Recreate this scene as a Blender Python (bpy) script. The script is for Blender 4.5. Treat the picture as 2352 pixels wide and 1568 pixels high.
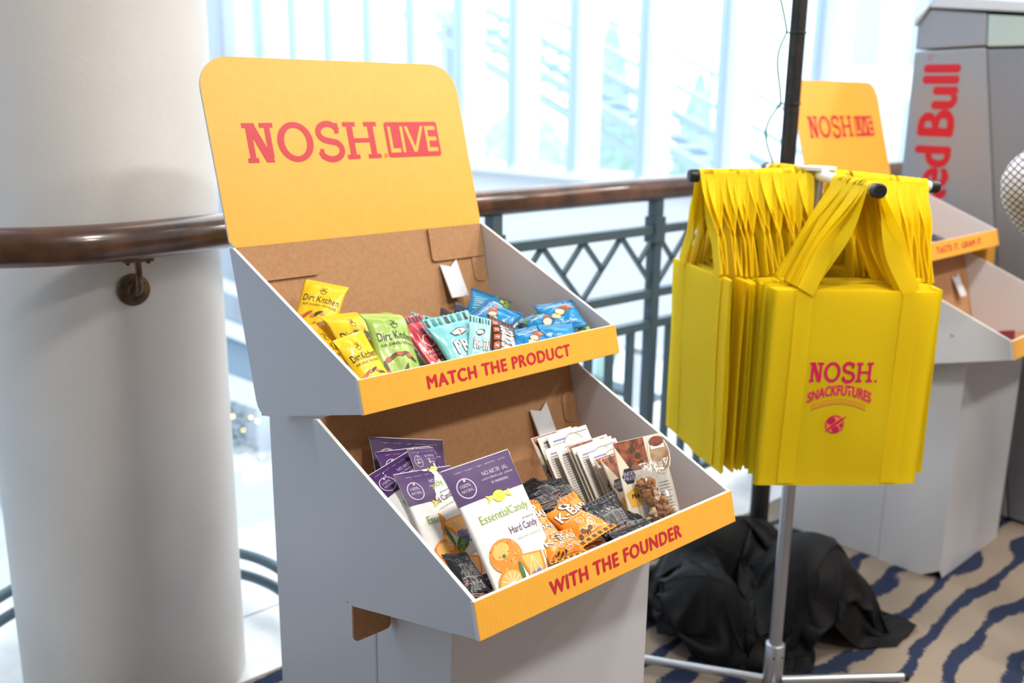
import bpy, bmesh, math, random
from mathutils import Vector, Matrix, noise
PI = math.pi
scene = bpy.context.scene
for o in list(bpy.data.objects):
    bpy.data.objects.remove(o)
COL = scene.collection

# ------------------------------------------------------------ camera
YAW, PITCH, ROLL = 0.744798, 0.246667, 0.013112
CAM = Vector((-0.8193, -1.2301, 1.5344))
def cam_axes():
    f = Vector((math.sin(YAW)*math.cos(PITCH), math.cos(YAW)*math.cos(PITCH), -math.sin(PITCH)))
    r = Vector((math.cos(YAW), -math.sin(YAW), 0.0))
    u = r.cross(f)
    return (r*math.cos(ROLL)+u*math.sin(ROLL)), (-r*math.sin(ROLL)+u*math.cos(ROLL)), f
cr_, cu_, cf_ = cam_axes()
cam = bpy.data.cameras.new('camera')
cam.sensor_width = 36.0
cam.lens = 2247.56/2352*36.0
cam.clip_start = 0.05
cam.clip_end = 200
cam.dof.use_dof = True
cam.dof.focus_distance = 1.55
cam.dof.aperture_fstop = 3.2
camo = bpy.data.objects.new('camera', cam)
COL.objects.link(camo)
camo.matrix_world = Matrix(((cr_.x, cu_.x, -cf_.x, CAM.x), (cr_.y, cu_.y, -cf_.y, CAM.y), (cr_.z, cu_.z, -cf_.z, CAM.z), (0, 0, 0, 1)))
scene.camera = camo

# ------------------------------------------------------------ sky and exposure
world = bpy.data.worlds.new('sky')
scene.world = world
world.use_nodes = True
bg = world.node_tree.nodes['Background']
bg.inputs[0].default_value = (0.85, 0.93, 1.0, 1)
bg.inputs[1].default_value = 3.9
scene.view_settings.view_transform = 'Standard'
scene.view_settings.look = 'None'
scene.view_settings.exposure = 0.0
scene.view_settings.gamma = 1.0
scene.view_settings.use_curve_mapping = False

# ------------------------------------------------------------ helpers
def lin(c):
    out = []
    for v in c[:3]:
        v = v/255.0
        out.append(v/12.92 if v <= 0.04045 else ((v+0.055)/1.055)**2.4)
    return (*out, 1.0)
MATS = {}
def mat(name, rgb, rough=0.6, metal=0.0, spec=0.5, coat=0.0, transl=0.0, bump=None, noise_col=None, sheen=0.0, emit=None):
    if name in MATS:
        return MATS[name]
    m = bpy.data.materials.new(name)
    m.use_nodes = True
    nt = m.node_tree
    b = nt.nodes['Principled BSDF']
    b.inputs['Base Color'].default_value = lin(rgb)
    b.inputs['Roughness'].default_value = rough
    b.inputs['Metallic'].default_value = metal
    b.inputs['Specular IOR Level'].default_value = spec
    b.inputs['Coat Weight'].default_value = coat
    b.inputs['Coat Roughness'].default_value = 0.12
    if sheen:
        b.inputs['Sheen Weight'].default_value = sheen
    if emit:
        b.inputs['Emission Color'].default_value = lin(rgb)
        b.inputs['Emission Strength'].default_value = emit
    tc = None
    if bump or noise_col:
        tc = nt.nodes.new('ShaderNodeTexCoord')
    if bump:
        sc, st, det = bump
        n = nt.nodes.new('ShaderNodeTexNoise')
        n.inputs['Scale'].default_value = sc
        n.inputs['Detail'].default_value = det
        bp = nt.nodes.new('ShaderNodeBump')
        bp.inputs['Strength'].default_value = st
        bp.inputs['Distance'].default_value = 0.004
        nt.links.new(tc.outputs['Object'], n.inputs['Vector'])
        nt.links.new(n.outputs['Fac'], bp.inputs['Height'])
        nt.links.new(bp.outputs['Normal'], b.inputs['Normal'])
    if noise_col:
        rgb2, sc = noise_col
        n = nt.nodes.new('ShaderNodeTexNoise')
        n.inputs['Scale'].default_value = sc
        n.inputs['Detail'].default_value = 5
        mx = nt.nodes.new('ShaderNodeMix'); mx.data_type = 'RGBA'
        rp = nt.nodes.new('ShaderNodeMapRange')
        rp.inputs['From Min'].default_value = 0.38
        rp.inputs['From Max'].default_value = 0.62
        nt.links.new(tc.outputs['Object'], n.inputs['Vector'])
        nt.links.new(n.outputs['Fac'], rp.inputs['Value'])
        nt.links.new(rp.outputs['Result'], mx.inputs['Factor'])
        mx.inputs[6].default_value = lin(rgb)
        mx.inputs[7].default_value = lin(rgb2)
        nt.links.new(mx.outputs[2], b.inputs['Base Color'])
    if transl:
        t = nt.nodes.new('ShaderNodeBsdfTranslucent')
        t.inputs['Color'].default_value = lin(rgb)
        ms = nt.nodes.new('ShaderNodeMixShader')
        ms.inputs[0].default_value = transl
        out = nt.nodes['Material Output']
        nt.links.new(b.outputs[0], ms.inputs[1])
        nt.links.new(t.outputs[0], ms.inputs[2])
        nt.links.new(ms.outputs[0], out.inputs['Surface'])
    MATS[name] = m
    return m

def props(o, label=None, cat=None, group=None, kind=None):
    if label: o['label'] = label
    if cat: o['category'] = cat
    if group: o['group'] = group
    if kind: o['kind'] = kind
    return o
def link(name, me, parent=None, matrix=None):
    o = bpy.data.objects.new(name, me)
    COL.objects.link(o)
    if parent: o.parent = parent
    if matrix is not None: o.matrix_basis = matrix
    return o
def thing(name, loc=(0, 0, 0), rz=0.0, label=None, cat=None, group=None, kind=None):
    o = bpy.data.objects.new(name, None)
    COL.objects.link(o)
    o.location = loc
    o.rotation_euler = (0, 0, rz)
    o.empty_display_size = 0.1
    return props(o, label, cat, group, kind)
def copy_tree(o, parent=None):
    c = o.copy()
    COL.objects.link(c)
    c.parent = parent
    for ch in [q for q in bpy.data.objects if q.parent == o]:
        copy_tree(ch, c)
    return c

class MB:
    """collects faces of one part"""
    def __init__(s):
        s.v = []; s.f = []; s.m = []; s.sm = []; s.mats = []
    def mi(s, m):
        if m not in s.mats: s.mats.append(m)
        return s.mats.index(m)
    def add(s, vs, fs, m, smooth=False):
        k = len(s.v); i = s.mi(m)
        s.v += [tuple(q) for q in vs]
        for f in fs:
            s.f.append(tuple(k+j for j in f)); s.m.append(i); s.sm.append(smooth)
        return s
    def box(s, a, b, m):
        x0, y0, z0 = a; x1, y1, z1 = b
        vs = [(x0,y0,z0),(x1,y0,z0),(x1,y1,z0),(x0,y1,z0),(x0,y0,z1),(x1,y0,z1),(x1,y1,z1),(x0,y1,z1)]
        fs = [(0,3,2,1),(4,5,6,7),(0,1,5,4),(1,2,6,5),(2,3,7,6),(3,0,4,7)]
        return s.add(vs, fs, m)
    def prism(s, poly, org, ux, uy, depth, m, m_front=None):
        """poly 2d extruded along ux x uy by -depth..0 ; front cap at depth 0 side of normal"""
        org = Vector(org); ux = Vector(ux); uy = Vector(uy); n = ux.cross(uy)
        n.normalize()
        k = len(poly)
        a = [org+ux*p[0]+uy*p[1] for p in poly]
        b = [q-n*depth for q in a]
        s.add(a, [tuple(range(k))], m_front or m)
        s.add(b, [tuple(reversed(range(k)))], m)
        s.add(a+b, [(i, i+k, (i+1) % k+k, (i+1) % k) for i in range(k)], m)
        return s
    def tube(s, pts, r, m, n=12, caps=True, closed=False, rr=None, flat=1.0):
        pts = [Vector(p) for p in pts]
        L = len(pts); vs = []; fs = []
        prev = None
        for i, p in enumerate(pts):
            if closed: t = pts[(i+1) % L]-pts[i-1]
            else: t = pts[min(i+1, L-1)]-pts[max(i-1, 0)]
            t.normalize()
            if prev is None:
                a = Vector((0, 0, 1)) if abs(t.z) < 0.9 else Vector((1, 0, 0))
                x = t.cross(a); x.normalize()
            else:
                x = prev-t*prev.dot(t); x.normalize()
            prev = x
            y = t.cross(x)
            ri = rr[i] if rr else r
            for k in range(n):
                an = 2*PI*k/n
                vs.append(p+x*(ri*math.cos(an))+y*(ri*flat*math.sin(an)))
        for i in range(L if closed else L-1):
            for k in range(n):
                a = i*n+k; b = i*n+(k+1) % n
                c = ((i+1) % L)*n+(k+1) % n; d = ((i+1) % L)*n+k
                fs.append((a, b, c, d))
        s.add(vs, fs, m, True)
        if caps and not closed:
            s.add(vs[:n], [tuple(reversed(range(n)))], m)
            s.add(vs[-n:], [tuple(range(n))], m)
        return s
    def bar(s, a, b, w, d, m, up=(0, 0, 1)):
        a = Vector(a); b = Vector(b); t = (b-a).normalized()
        up = Vector(up)
        if abs(t.dot(up)) > 0.95: up = Vector((0, 1, 0))
        x = t.cross(up).normalized(); y = x.cross(t)
        vs = [q+x*(i*w/2)+y*(j*d/2) for q in (a, b) for i, j in ((-1,-1),(1,-1),(1,1),(-1,1))]
        return s.add(vs, [(3,2,1,0),(4,5,6,7),(0,1,5,4),(1,2,6,5),(2,3,7,6),(3,0,4,7)], m)
    def lathe(s, prof, m, n=24, org=(0, 0, 0), rot=None, smooth=True):
        org = Vector(org); vs = []; fs = []
        for r, z in prof:
            for k in range(n):
                a = 2*PI*k/n
                q = Vector((r*math.cos(a), r*math.sin(a), z))
                if rot: q = rot @ q
                vs.append(org+q)
        for i in range(len(prof)-1):
            for k in range(n):
                fs.append((i*n+k, i*n+(k+1) % n, (i+1)*n+(k+1) % n, (i+1)*n+k))
        s.add(vs, fs, m, smooth)
        s.add(vs[:n], [tuple(reversed(range(n)))], m)
        s.add(vs[-n:], [tuple(range(n))], m)
        return s
    def grid(s, fn, nu, nv, m, smooth=True, wrap=False):
        vs = [fn(i/nu, j/nv) for j in range(nv+1) for i in range(nu+1)]
        fs = [(j*(nu+1)+i, j*(nu+1)+i+1, (j+1)*(nu+1)+i+1, (j+1)*(nu+1)+i) for j in range(nv) for i in range(nu)]
        return s.add(vs, fs, m, smooth)
    def mesh(s, name):
        me = bpy.data.meshes.new(name)
        me.from_pydata(s.v, [], s.f)
        for m in s.mats: me.materials.append(m)
        me.polygons.foreach_set('material_index', s.m)
        me.polygons.foreach_set('use_smooth', s.sm)
        me.update()
        return me
    def build(s, name, parent=None, matrix=None):
        return link(name, s.mesh(name), parent, matrix)

def bevel(o, w=0.003, seg=2):
    b = o.modifiers.new('bevel', 'BEVEL'); b.width = w; b.segments = seg; b.limit_method = 'ANGLE'
    return o
def arc(cx, cy, r, a0, a1, n=8, ry=None):
    ry = ry or r
    return [(cx+r*math.cos(math.radians(a0+(a1-a0)*i/n)), cy+ry*math.sin(math.radians(a0+(a1-a0)*i/n))) for i in range(n+1)]
def rrect(x0, y0, x1, y1, r, n=5):
    return arc(x1-r, y0+r, r, -90, 0, n)+arc(x1-r, y1-r, r, 0, 90, n)+arc(x0+r, y1-r, r, 90, 180, n)+arc(x0+r, y0+r, r, 180, 270, n)

# ------------------------------------------------------------ flat print: shapes in 2d, laid on a surface
TXT = {}
def text2d(body, bold=0.0, space=1.0):
    key = (body, bold, space)
    if key in TXT: return TXT[key]
    c = bpy.data.curves.new('lettering', 'FONT')
    c.body = body; c.size = 1.0; c.offset = bold; c.resolution_u = 3
    c.space_character = space
    c.fill_mode = 'FRONT'
    o = bpy.data.objects.new('lettering', c)
    COL.objects.link(o)
    dg = bpy.context.evaluated_depsgraph_get(); dg.update()
    me = bpy.data.meshes.new_from_object(o.evaluated_get(dg))
    vs = [(v.co.x, v.co.y) for v in me.vertices]
    fs = [tuple(p.vertices) for p in me.polygons]
    bpy.data.objects.remove(o); bpy.data.curves.remove(c); bpy.data.meshes.remove(me)
    xs = [v[0] for v in vs]; ys = [v[1] for v in vs]
    x0, x1, y0, y1 = min(xs), max(xs), min(ys), max(ys)
    vs = [((x-x0)/(x1-x0), (y-y0)/(y1-y0)) for x, y in vs]
    TXT[key] = (vs, fs, (x1-x0)/(y1-y0))
    return TXT[key]
class Print:
    """layers of flat ink: (verts2d, faces, material, layer)"""
    def __init__(s): s.L = []
    def poly(s, pts, m, layer=0):
        s.L.append((list(pts), [tuple(range(len(pts)))], m, layer)); return s
    def text(s, body, x0, y0, x1, y1, m, layer=1, bold=0.0, rot=0, space=1.0, arch=0.0):
        if bold:      # heavier stroke: the same letters laid again a hair to each side
            b_ = bold*(y1-y0)
            for dx, dy in ((-b_, 0), (b_, 0), (0, b_*.7), (0, -b_*.7)):
                s.text(body, x0+dx, y0+dy, x1+dx, y1+dy, m, layer, 0.0, rot, space, arch)
        vs, fs, asp = text2d(body, 0.0, space)
        out = []
        for x, y in vs:
            px, py = x0+(x1-x0)*x, y0+(y1-y0)*y
            if arch: py += arch*(1-(2*x-1)**2)
            if rot:
                cx, cy = (x0+x1)/2, (y0+y1)/2
                a = math.radians(rot); dx, dy = px-cx, py-cy
                px, py = cx+dx*math.cos(a)-dy*math.sin(a), cy+dx*math.sin(a)+dy*math.cos(a)
            out.append((px, py))
        s.L.append((out, fs, m, layer)); return s
    def ell(s, cx, cy, rx, ry, m, layer=1, rot=0, n=18):
        a = math.radians(rot)
        pts = [(cx+rx*math.cos(t)*math.cos(a)-ry*math.sin(t)*math.sin(a), cy+rx*math.cos(t)*math.sin(a)+ry*math.sin(t)*math.cos(a)) for t in [2*PI*i/n for i in range(n)]]
        return s.poly(pts, m, layer)
    def ring(s, cx, cy, rx, ry, w, m, layer=1, n=28, wy=None):
        wy = wy or w
        vs = []
        for i in range(n):
            t = 2*PI*i/n
            vs += [(cx+rx*math.cos(t), cy+ry*math.sin(t)), (cx+(rx-w)*math.cos(t), cy+(ry-wy)*math.sin(t))]
        fs = [(2*i, (2*i+2) % (2*n), (2*i+3) % (2*n), 2*i+1) for i in range(n)]
        s.L.append((vs, fs, m, layer)); return s
    def stroke(s, pts, w, m, layer=1):
        vs = []; n = len(pts)
        for i in range(n):
            a = pts[max(i-1, 0)]; b = pts[min(i+1, n-1)]
            dx, dy = b[0]-a[0], b[1]-a[1]; l = math.hypot(dx, dy) or 1
            wi = w[i] if isinstance(w, (list, tuple)) else w
            nx, ny = -dy/l*wi/2, dx/l*wi/2
            vs += [(pts[i][0]+nx, pts[i][1]+ny), (pts[i][0]-nx, pts[i][1]-ny)]
        fs = [(2*i, 2*i+1, 2*i+3, 2*i+2) for i in range(n-1)]
        s.L.append((vs, fs, m, layer)); return s
    def rect(s, x0, y0, x1, y1, m, layer=1):
        return s.poly([(x0, y0), (x1, y0), (x1, y1), (x0, y1)], m, layer)
    def mesh(s, name, surf, maxlen=None, lift=0.0004, step=0.00026):
        """surf(x, y, off) -> 3d point"""
        mb = MB()
        for q_, (vs, fs, m, layer) in enumerate(s.L):
            off = lift+step*layer+4e-6*(q_ % 50)
            if maxlen is None:
                pts = [surf(x, y, off) for x, y in vs]
                mb.add(pts, fs, m)
                continue
            bm = bmesh.new()
            bv = [bm.verts.new((x, y, 0)) for x, y in vs]
            for f in fs:
                try: bm.faces.new([bv[i] for i in f])
                except ValueError: pass
            bmesh.ops.triangulate(bm, faces=[f for f in bm.faces if len(f.verts) > 4])
            for it in range(4):
                es = [e for e in bm.edges if e.calc_length() > maxlen]
                if not es: break
                bmesh.ops.subdivide_edges(bm, edges=es, cuts=1, use_grid_fill=True)
                bmesh.ops.triangulate(bm, faces=[f for f in bm.faces if len(f.verts) > 4])
            bm.verts.index_update()
            mb.add([surf(v.co.x, v.co.y, off) for v in bm.verts], [tuple(v.index for v in f.verts) for f in bm.faces], m, True)
            bm.free()
        me = mb.mesh(name)
        return me

def nosh(P, x0, y0, w, h, m, layer=1):
    """slab serif N O S H in a w x h box"""
    def X(t): return x0+w*t
    def Y(t): return y0+h*t
    def R(a, b, c, d): P.rect(X(a), Y(b), X(c), Y(d), m, layer)
    # N
    R(.000, .88, .085, 1); R(.115, .88, .205, 1); R(.005, 0, .075, .12)
    R(.022, .05, .060, .95); R(.146, .1, .182, .95)
    P.poly([(X(.022), Y(1)), (X(.078), Y(1)), (X(.182), Y(0)), (X(.126), Y(0))], m, layer)
    # O
    P.ring(X(.345), Y(.5), w*.125, h*.52, w*.046, m, layer, wy=h*.150)
    # S
    pts = arc(.588, .735, .072, 12, 90, 5, .225)+arc(.588, .735, .072, 90, 250, 8, .225)[1:]
    pts += arc(.592, .262, .080, 70, -90, 9, .245)[1:]+arc(.592, .262, .080, -90, -172, 5, .245)[1:]
    P.stroke([(X(a), Y(b)) for a, b in pts], h*.165, m, layer)
    R(.636, .70, .668, .98); R(.508, .04, .538, .30)
    # H
    R(.705, .88, .80, 1); R(.865, .88, .965, 1); R(.705, 0, .80, .12); R(.865, 0, .965, .12)
    R(.731, .05, .775, .95); R(.892, .05, .936, .95); R(.76, .44, .91, .56)
def nosh_live(P, m, mbox):
    """print of the header card, x along the card, y above its fold"""
    nosh(P, .066, .154, .312, .075, m)
    P.ring(.379, .1585, .0045, .0045, .0008, m)
    P.text('R', .3772, .1563, .3808, .1607, m)
    P.poly(rrect(.386, .154, .524, .228, .006), m, 1)
    t = .0085
    y0, y1 = .164, .2185
    P.rect(.393, y0, .393+t*.85, y1, mbox, 3); P.rect(.393, y0, .419, y0+t, mbox, 3)
    P.rect(.424, y0, .424+t*.85, y1, mbox, 3)
    P.poly([(.4355, y1), (.4435, y1), (.4605, y0), (.4525, y0)], mbox, 3)
    P.poly([(.4855, y1), (.4775, y1), (.4525, y0), (.4605, y0)], mbox, 3)
    P.rect(.489, y0, .489+t*.85, y1, mbox, 3)
    for yy in (y0, (y0+y1)/2-t/2, y1-t): P.rect(.489, yy, .517, yy+t, mbox, 3)

# ============================================================ THE SETTING
WHITE = mat('white_paint', (236, 238, 240), 0.55)
ATR = mat('atrium_white', (232, 237, 242), 0.6)
STEEL = mat('railing_steel_blue', (76, 95, 104), 0.42, spec=0.4)
def room_box(name, a, b, m):
    return props(MB().box(a, b, m).build(name), kind='structure')

# carpet: beige with broken navy ripples running along the balcony
def carpet():
    m = bpy.data.materials.new('carpet_beige_navy'); m.use_nodes = True
    nt = m.node_tree; N = nt.nodes; Lk = nt.links
    b = N['Principled BSDF']; b.inputs['Roughness'].default_value = 0.95
    b.inputs['Specular IOR Level'].default_value = 0.1
    tc = N.new('ShaderNodeTexCoord')
    mp = N.new('ShaderNodeMapping'); mp.inputs['Scale'].default_value = (0.55, 1.0, 1.0)
    mp.inputs['Rotation'].default_value = (0, 0, math.radians(-4))
    Lk.new(tc.outputs['Object'], mp.inputs['Vector'])
    def nz(scale, detail, vec):
        n = N.new('ShaderNodeTexNoise'); n.inputs['Scale'].default_value = scale; n.inputs['Detail'].default_value = detail
        Lk.new(vec, n.inputs['Vector']); return n.outputs['Fac']
    def mth(op, a, bb=None):
        n = N.new('ShaderNodeMath'); n.operation = op
        for i, q in enumerate((a, bb)):
            if q is None: continue
            if isinstance(q, (int, float)): n.inputs[i].default_value = q
            else: Lk.new(q, n.inputs[i])
        return n.outputs[0]
    sp = N.new('ShaderNodeSeparateXYZ'); Lk.new(mp.outputs[0], sp.inputs[0])
    w1 = nz(3.2, 2, mp.outputs[0]); w2 = nz(9.0, 3, mp.outputs[0]); w3 = nz(4.6, 2, tc.outputs['Object'])
    y = mth('ADD', sp.outputs['Y'], mth('MULTIPLY', w1, 0.20))
    y = mth('ADD', y, mth('MULTIPLY', w2, 0.085))
    s = mth('SINE', mth('MULTIPLY', y, 2*PI/0.125))
    thr = mth('SUBTRACT', 1.12, mth('MULTIPLY', w3, 1.35))
    fib = nz(420, 2, tc.outputs['Object'])
    sp2 = nz(95, 4, tc.outputs['Object'])
    s = mth('ADD', s, mth('MULTIPLY', mth('SUBTRACT', sp2, 0.5), 1.1))
    mr = N.new('ShaderNodeMapRange'); mr.inputs['From Min'].default_value = -0.12; mr.inputs['From Max'].default_value = 0.12
    Lk.new(mth('SUBTRACT', s, thr), mr.inputs['Value']); k = mr.outputs[0]
    mx = N.new('ShaderNodeMix'); mx.data_type = 'RGBA'
    mx.inputs[6].default_value = lin((160, 146, 131)); mx.inputs[7].default_value = lin((50, 59, 84))
    Lk.new(k, mx.inputs['Factor'])
    m2 = N.new('ShaderNodeMix'); m2.data_type = 'RGBA'; m2.blend_type = 'MULTIPLY'; m2.inputs['Factor'].default_value = 0.75
    rp = N.new('ShaderNodeValToRGB'); rp.color_ramp.elements[0].position = 0.3; rp.color_ramp.elements[1].position = 0.62
    rp.color_ramp.elements[0].color = (0.35, 0.35, 0.38, 1)
    Lk.new(fib, rp.inputs[0]); Lk.new(mx.outputs[2], m2.inputs[6]); Lk.new(rp.outputs[0], m2.inputs[7])
    Lk.new(m2.outputs[2], b.inputs['Base Color'])
    bp = N.new('ShaderNodeBump'); bp.inputs['Strength'].default_value = 0.5; bp.inputs['Distance'].default_value = 0.003
    Lk.new(fib, bp.inputs['Height']); Lk.new(bp.outputs[0], b.inputs['Normal'])
    return m
CARPET = carpet()
room_box('floor', (-5.0, -5.0, -0.30), (6.0, 0.955, 0.0), CARPET)
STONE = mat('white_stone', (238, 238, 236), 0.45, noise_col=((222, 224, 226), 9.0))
# white stone ledge beyond the carpet, in slabs with open joints
led = thing('trim_1', kind='structure')
for i in range(11):
    x0 = -5.0+i*1.0
    MB().box((x0+.002, 0.957, -0.30), (x0+.998, 1.262, -0.004), STONE).build('stone_slab', led)
    MB().box((x0+.002, 1.270, -0.30), (x0+.998, 1.835, -0.004), STONE).build('stone_slab', led)
sun_strip = thing('sun_patch_strip', kind='structure')  # white slabs added over the carpet to stand for a sun patch
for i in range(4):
    MB().box((1.30+.86*i+.002, .70, -.05), (1.30+.86*(i+1)-.002, .953, .004), STONE).build('stone_slab', sun_strip)
room_box('ceiling', (-5.0, -5.0, 3.05), (6.0, 1.0, 3.25), WHITE)
room_box('wall_front', (-5.0, -5.2, 0.0), (6.0, -5.0, 3.05), mat('interior_wall_warm', (206, 197, 186), 0.7))
room_box('wall_left', (-5.2, -5.0, 0.0), (-5.0, 0.95, 3.05), MATS['interior_wall_warm'])
# window wall: parallel to the sight along +Y, on the right of the atrium
XW = 6.0
room_box('wall_right', (XW, -5.0, -0.70), (XW+0.25, 11.6, 0.80), ATR)
room_box('wall_balcony_right', (XW-.02, -5.0, 0.0), (XW+0.23, 0.95, 3.05), mat('interior_wall_warm', (206, 197, 186), 0.7))
room_box('wall_right_lower', (XW, -5.0, -4.2), (XW+0.25, 11.6, -3.3), ATR)
room_box('wall_right_upper', (XW, -5.0, 4.6), (XW+0.25, 11.6, 5.2), ATR)
FRAME = mat('window_frame_white', (238, 242, 248), 0.5)
GLASS = bpy.data.materials.new('window_glass'); GLASS.use_nodes = True
_nt = GLASS.node_tree
_nt.nodes.remove(_nt.nodes['Principled BSDF'])
_tr = _nt.nodes.new('ShaderNodeBsdfTransparent'); _tr.inputs[0].default_value = (0.95, 0.985, 1.0, 1)
_gl = _nt.nodes.new('ShaderNodeBsdfGlossy'); _gl.inputs['Roughness'].default_value = 0.03
_fw = _nt.nodes.new('ShaderNodeLayerWeight'); _fw.inputs[0].default_value = 0.12
_fr = _nt.nodes.new('ShaderNodeMath'); _fr.operation = 'MULTIPLY'; _fr.inputs[1].default_value = 0.35; _nt.links.new(_fw.outputs['Facing'], _fr.inputs[0])
_mx = _nt.nodes.new('ShaderNodeMixShader')
_nt.links.new(_fr.outputs[0], _mx.inputs[0]); _nt.links.new(_tr.outputs[0], _mx.inputs[1]); _nt.links.new(_gl.outputs[0], _mx.inputs[2])
_nt.links.new(_mx.outputs[0], _nt.nodes['Material Output'].inputs['Surface'])
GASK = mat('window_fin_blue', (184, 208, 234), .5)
def window(name, z0, z1, transoms):
    w = thing(name, (XW, 0, 0), kind='structure')
    ys = [2.74+0.835*k for k in range(-2, 11)]
    mm = MB().box((-.05, -.075, z0), (.17, .075, z1), FRAME).mesh('mullion')
    pane = MB().box((-.004, .075, z0+.04), (.004, .76, z1-.04), GLASS).mesh('pane')
    for y in ys:
        link('mullion', mm, w, Matrix.Translation((0, y, 0)))
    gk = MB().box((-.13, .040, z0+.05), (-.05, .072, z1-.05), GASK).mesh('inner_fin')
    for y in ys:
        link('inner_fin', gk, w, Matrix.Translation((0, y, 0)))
    for y in ys[:-1]:
        link('pane', pane, w, Matrix.Translation((.09, y, 0)))
    MB().box((-.10, ys[0], z0-.03), (.20, ys[-1], z0+.05), FRAME).build('sill', w)
    MB().box((-.05, ys[0], z1-.05), (.17, ys[-1], z1+.02), FRAME).build('head', w)
    for t in transoms:
        MB().box((-.04, ys[0], t-.03), (.17, ys[-1], t+.03), STEEL).build('transom', w)
    return w
window('window_1', 0.80, 4.60, ())
window('window_2', -3.30, -0.72, (-1.2,))
# far end of the atrium
room_box('wall_back', (-7.0, 11.6, -4.2), (6.25, 11.9, 5.2), mat('far_wall_grey', (196, 206, 216), 0.6))
for i, (x0, x1) in enumerate(((5.62, 5.92), (4.2, 4.9), (2.6, 3.3))):
    props(MB().box((x0, 11.2, -3.6), (x1, 11.58, 5.0), ATR).build('pilaster'), kind='structure')
room_box('shade_roof_atrium', (-7.3, 1.0, 5.2), (-0.3, 11.9, 5.4), ATR)  # unseen part-roof, added to keep sky light off the displays' left sides
room_box('wall_upper_balcony', (-7.3, 0.8, 3.25), (6.25, 1.0, 5.4), ATR)
room_box('wall_atrium_left', (-7.3, 1.9, -4.2), (-7.0, 11.9, 5.2), ATR)
room_box('floor_lower', (-7.3, -1.0, -3.8), (6.25, 11.9, -3.6), STONE)
room_box('wall_under_balcony', (-7.0, 1.5, -3.6), (6.0, 1.8, -0.31), ATR)
GROUND = mat('pale_ground', (214, 218, 214), 0.9)
room_box('ground', (6.3, -30, -4.4), (60, 60, -4.2), GROUND)

# round column
COLX, COLY, COLR = 0.042, 1.18, 0.279
PLASTER = mat('column_plaster', (222, 219, 216), 0.55, bump=(75.0, 0.16, 6), noise_col=((214, 212, 210), 3.0))
c = MB().lathe([(COLR, -0.0), (COLR, 0.8), (COLR, 1.6), (COLR, 3.05)], PLASTER, 96, (COLX, COLY, 0)).build('column')
props(c, kind='structure')

# ceiling lamps over the balcony
LAMPM = mat('lamp_diffuser', (255, 240, 220), 0.5, emit=3.0)
lampring = mat('lamp_ring', (220, 220, 220), 0.4)
def ceiling_lamp(x, y, power, col=(1.0, 0.93, 0.84)):
    t = thing('ceiling_light', (x, y, 3.05), label='round recessed lamp in the balcony ceiling', cat='ceiling light', group='ceiling lamps')
    MB().lathe([(.17, -.012), (.19, -.012), (.19, 0), (.17, 0)], lampring, 32).build('ring', t)
    MB().lathe([(.165, -.006), (.165, -.001)], LAMPM, 32).build('diffuser', t)
    ld = bpy.data.lights.new('ceiling_light_bulb', 'AREA'); ld.shape = 'DISK'; ld.size = 0.32; ld.energy = power; ld.color = col
    lo = bpy.data.objects.new('bulb', ld); COL.objects.link(lo); lo.parent = t; lo.location = (0, 0, -.02)
for x in (0.2, 1.6, 3.0, 4.4):
    for y in (-1.9, -0.75):
        ceiling_lamp(x, y, 28.0)

# ============================================================ RAILING
WOOD = mat('handrail_brown', (104, 68, 46), 0.3, coat=0.6, noise_col=((66, 42, 30), 14.0))
BRONZE = mat('aged_bronze', (120, 98, 78), 0.42, metal=0.75, noise_col=((82, 64, 50), 40.0))
SCREW = mat('dark_screw', (62, 62, 66), 0.35, metal=0.8)
def smooth_path(pts, n=10):
    out = []
    P = [Vector(p) for p in pts]
    P = [P[0]*2-P[1]]+P+[P[-1]*2-P[-2]]
    for i in range(1, len(P)-2):
        for k in range(n):
            t = k/n
            a, b, c_, d = P[i-1], P[i], P[i+1], P[i+2]
            out.append(0.5*((2*b)+(c_-a)*t+(2*a-5*b+4*c_-d)*t*t+(3*b-a-3*c_+d)*t**3))
    out.append(P[-2])
    return out
RY = 0.95
rail = thing('balcony_railing', (0.75, RY, 0), label='brown handrail with steel-blue lattice and bars along the balcony edge', cat='railing')
def rl(p): return (p[0]-0.75, p[1]-RY, p[2])
zr = 1.225
hp = smooth_path([(-3.0, .955, zr), (-1.2, .95, zr), (-.62, .95, zr), (-.32, .905, zr), (-.17, .845, zr), (-.05, .828, zr), (.08, .838, zr), (.2, .862, zr), (.42, .925, zr), (.7, .95, zr), (1.0, .95, zr), (2.4, .95, zr), (4.2, .95, zr)], 8)
MB().tube([rl(p) for p in hp], .041, WOOD, 20).build('handrail', rail)
ZT, ZM, ZL, ZB = 1.085, .86, .747, .115
x_posts = [1.11+.755*k for k in range(-0, 5)]
xl, xr = .70, x_posts[-1]+.06
for z, nm in ((ZT, 'top_bar'), (ZM, 'middle_bar'), (ZL, 'lower_bar'), (ZB, 'bottom_bar')):
    MB().bar(rl((xl, RY, z)), rl((xr, RY, z)), .034, .030, STEEL).build(nm, rail)
pm = MB().box((-.019, -.019, -.03), (.019, .019, 1.19), STEEL).box((-.026, -.026, 1.04), (.026, .026, 1.13), STEEL).mesh('post')
bm_ = MB().box((-.014, -.010, ZB), (.014, .010, ZL), STEEL).mesh('baluster')
for x in x_posts:
    link('post', pm, rail, Matrix.Translation((x-.75, 0, 0)))
for k in range(-4, 28):
    if k % 7 == 0: continue
    link('baluster', bm_, rail, Matrix.Translation((1.11+.755/7*k-.75, 0, 0)))
P_ = .3735
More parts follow.
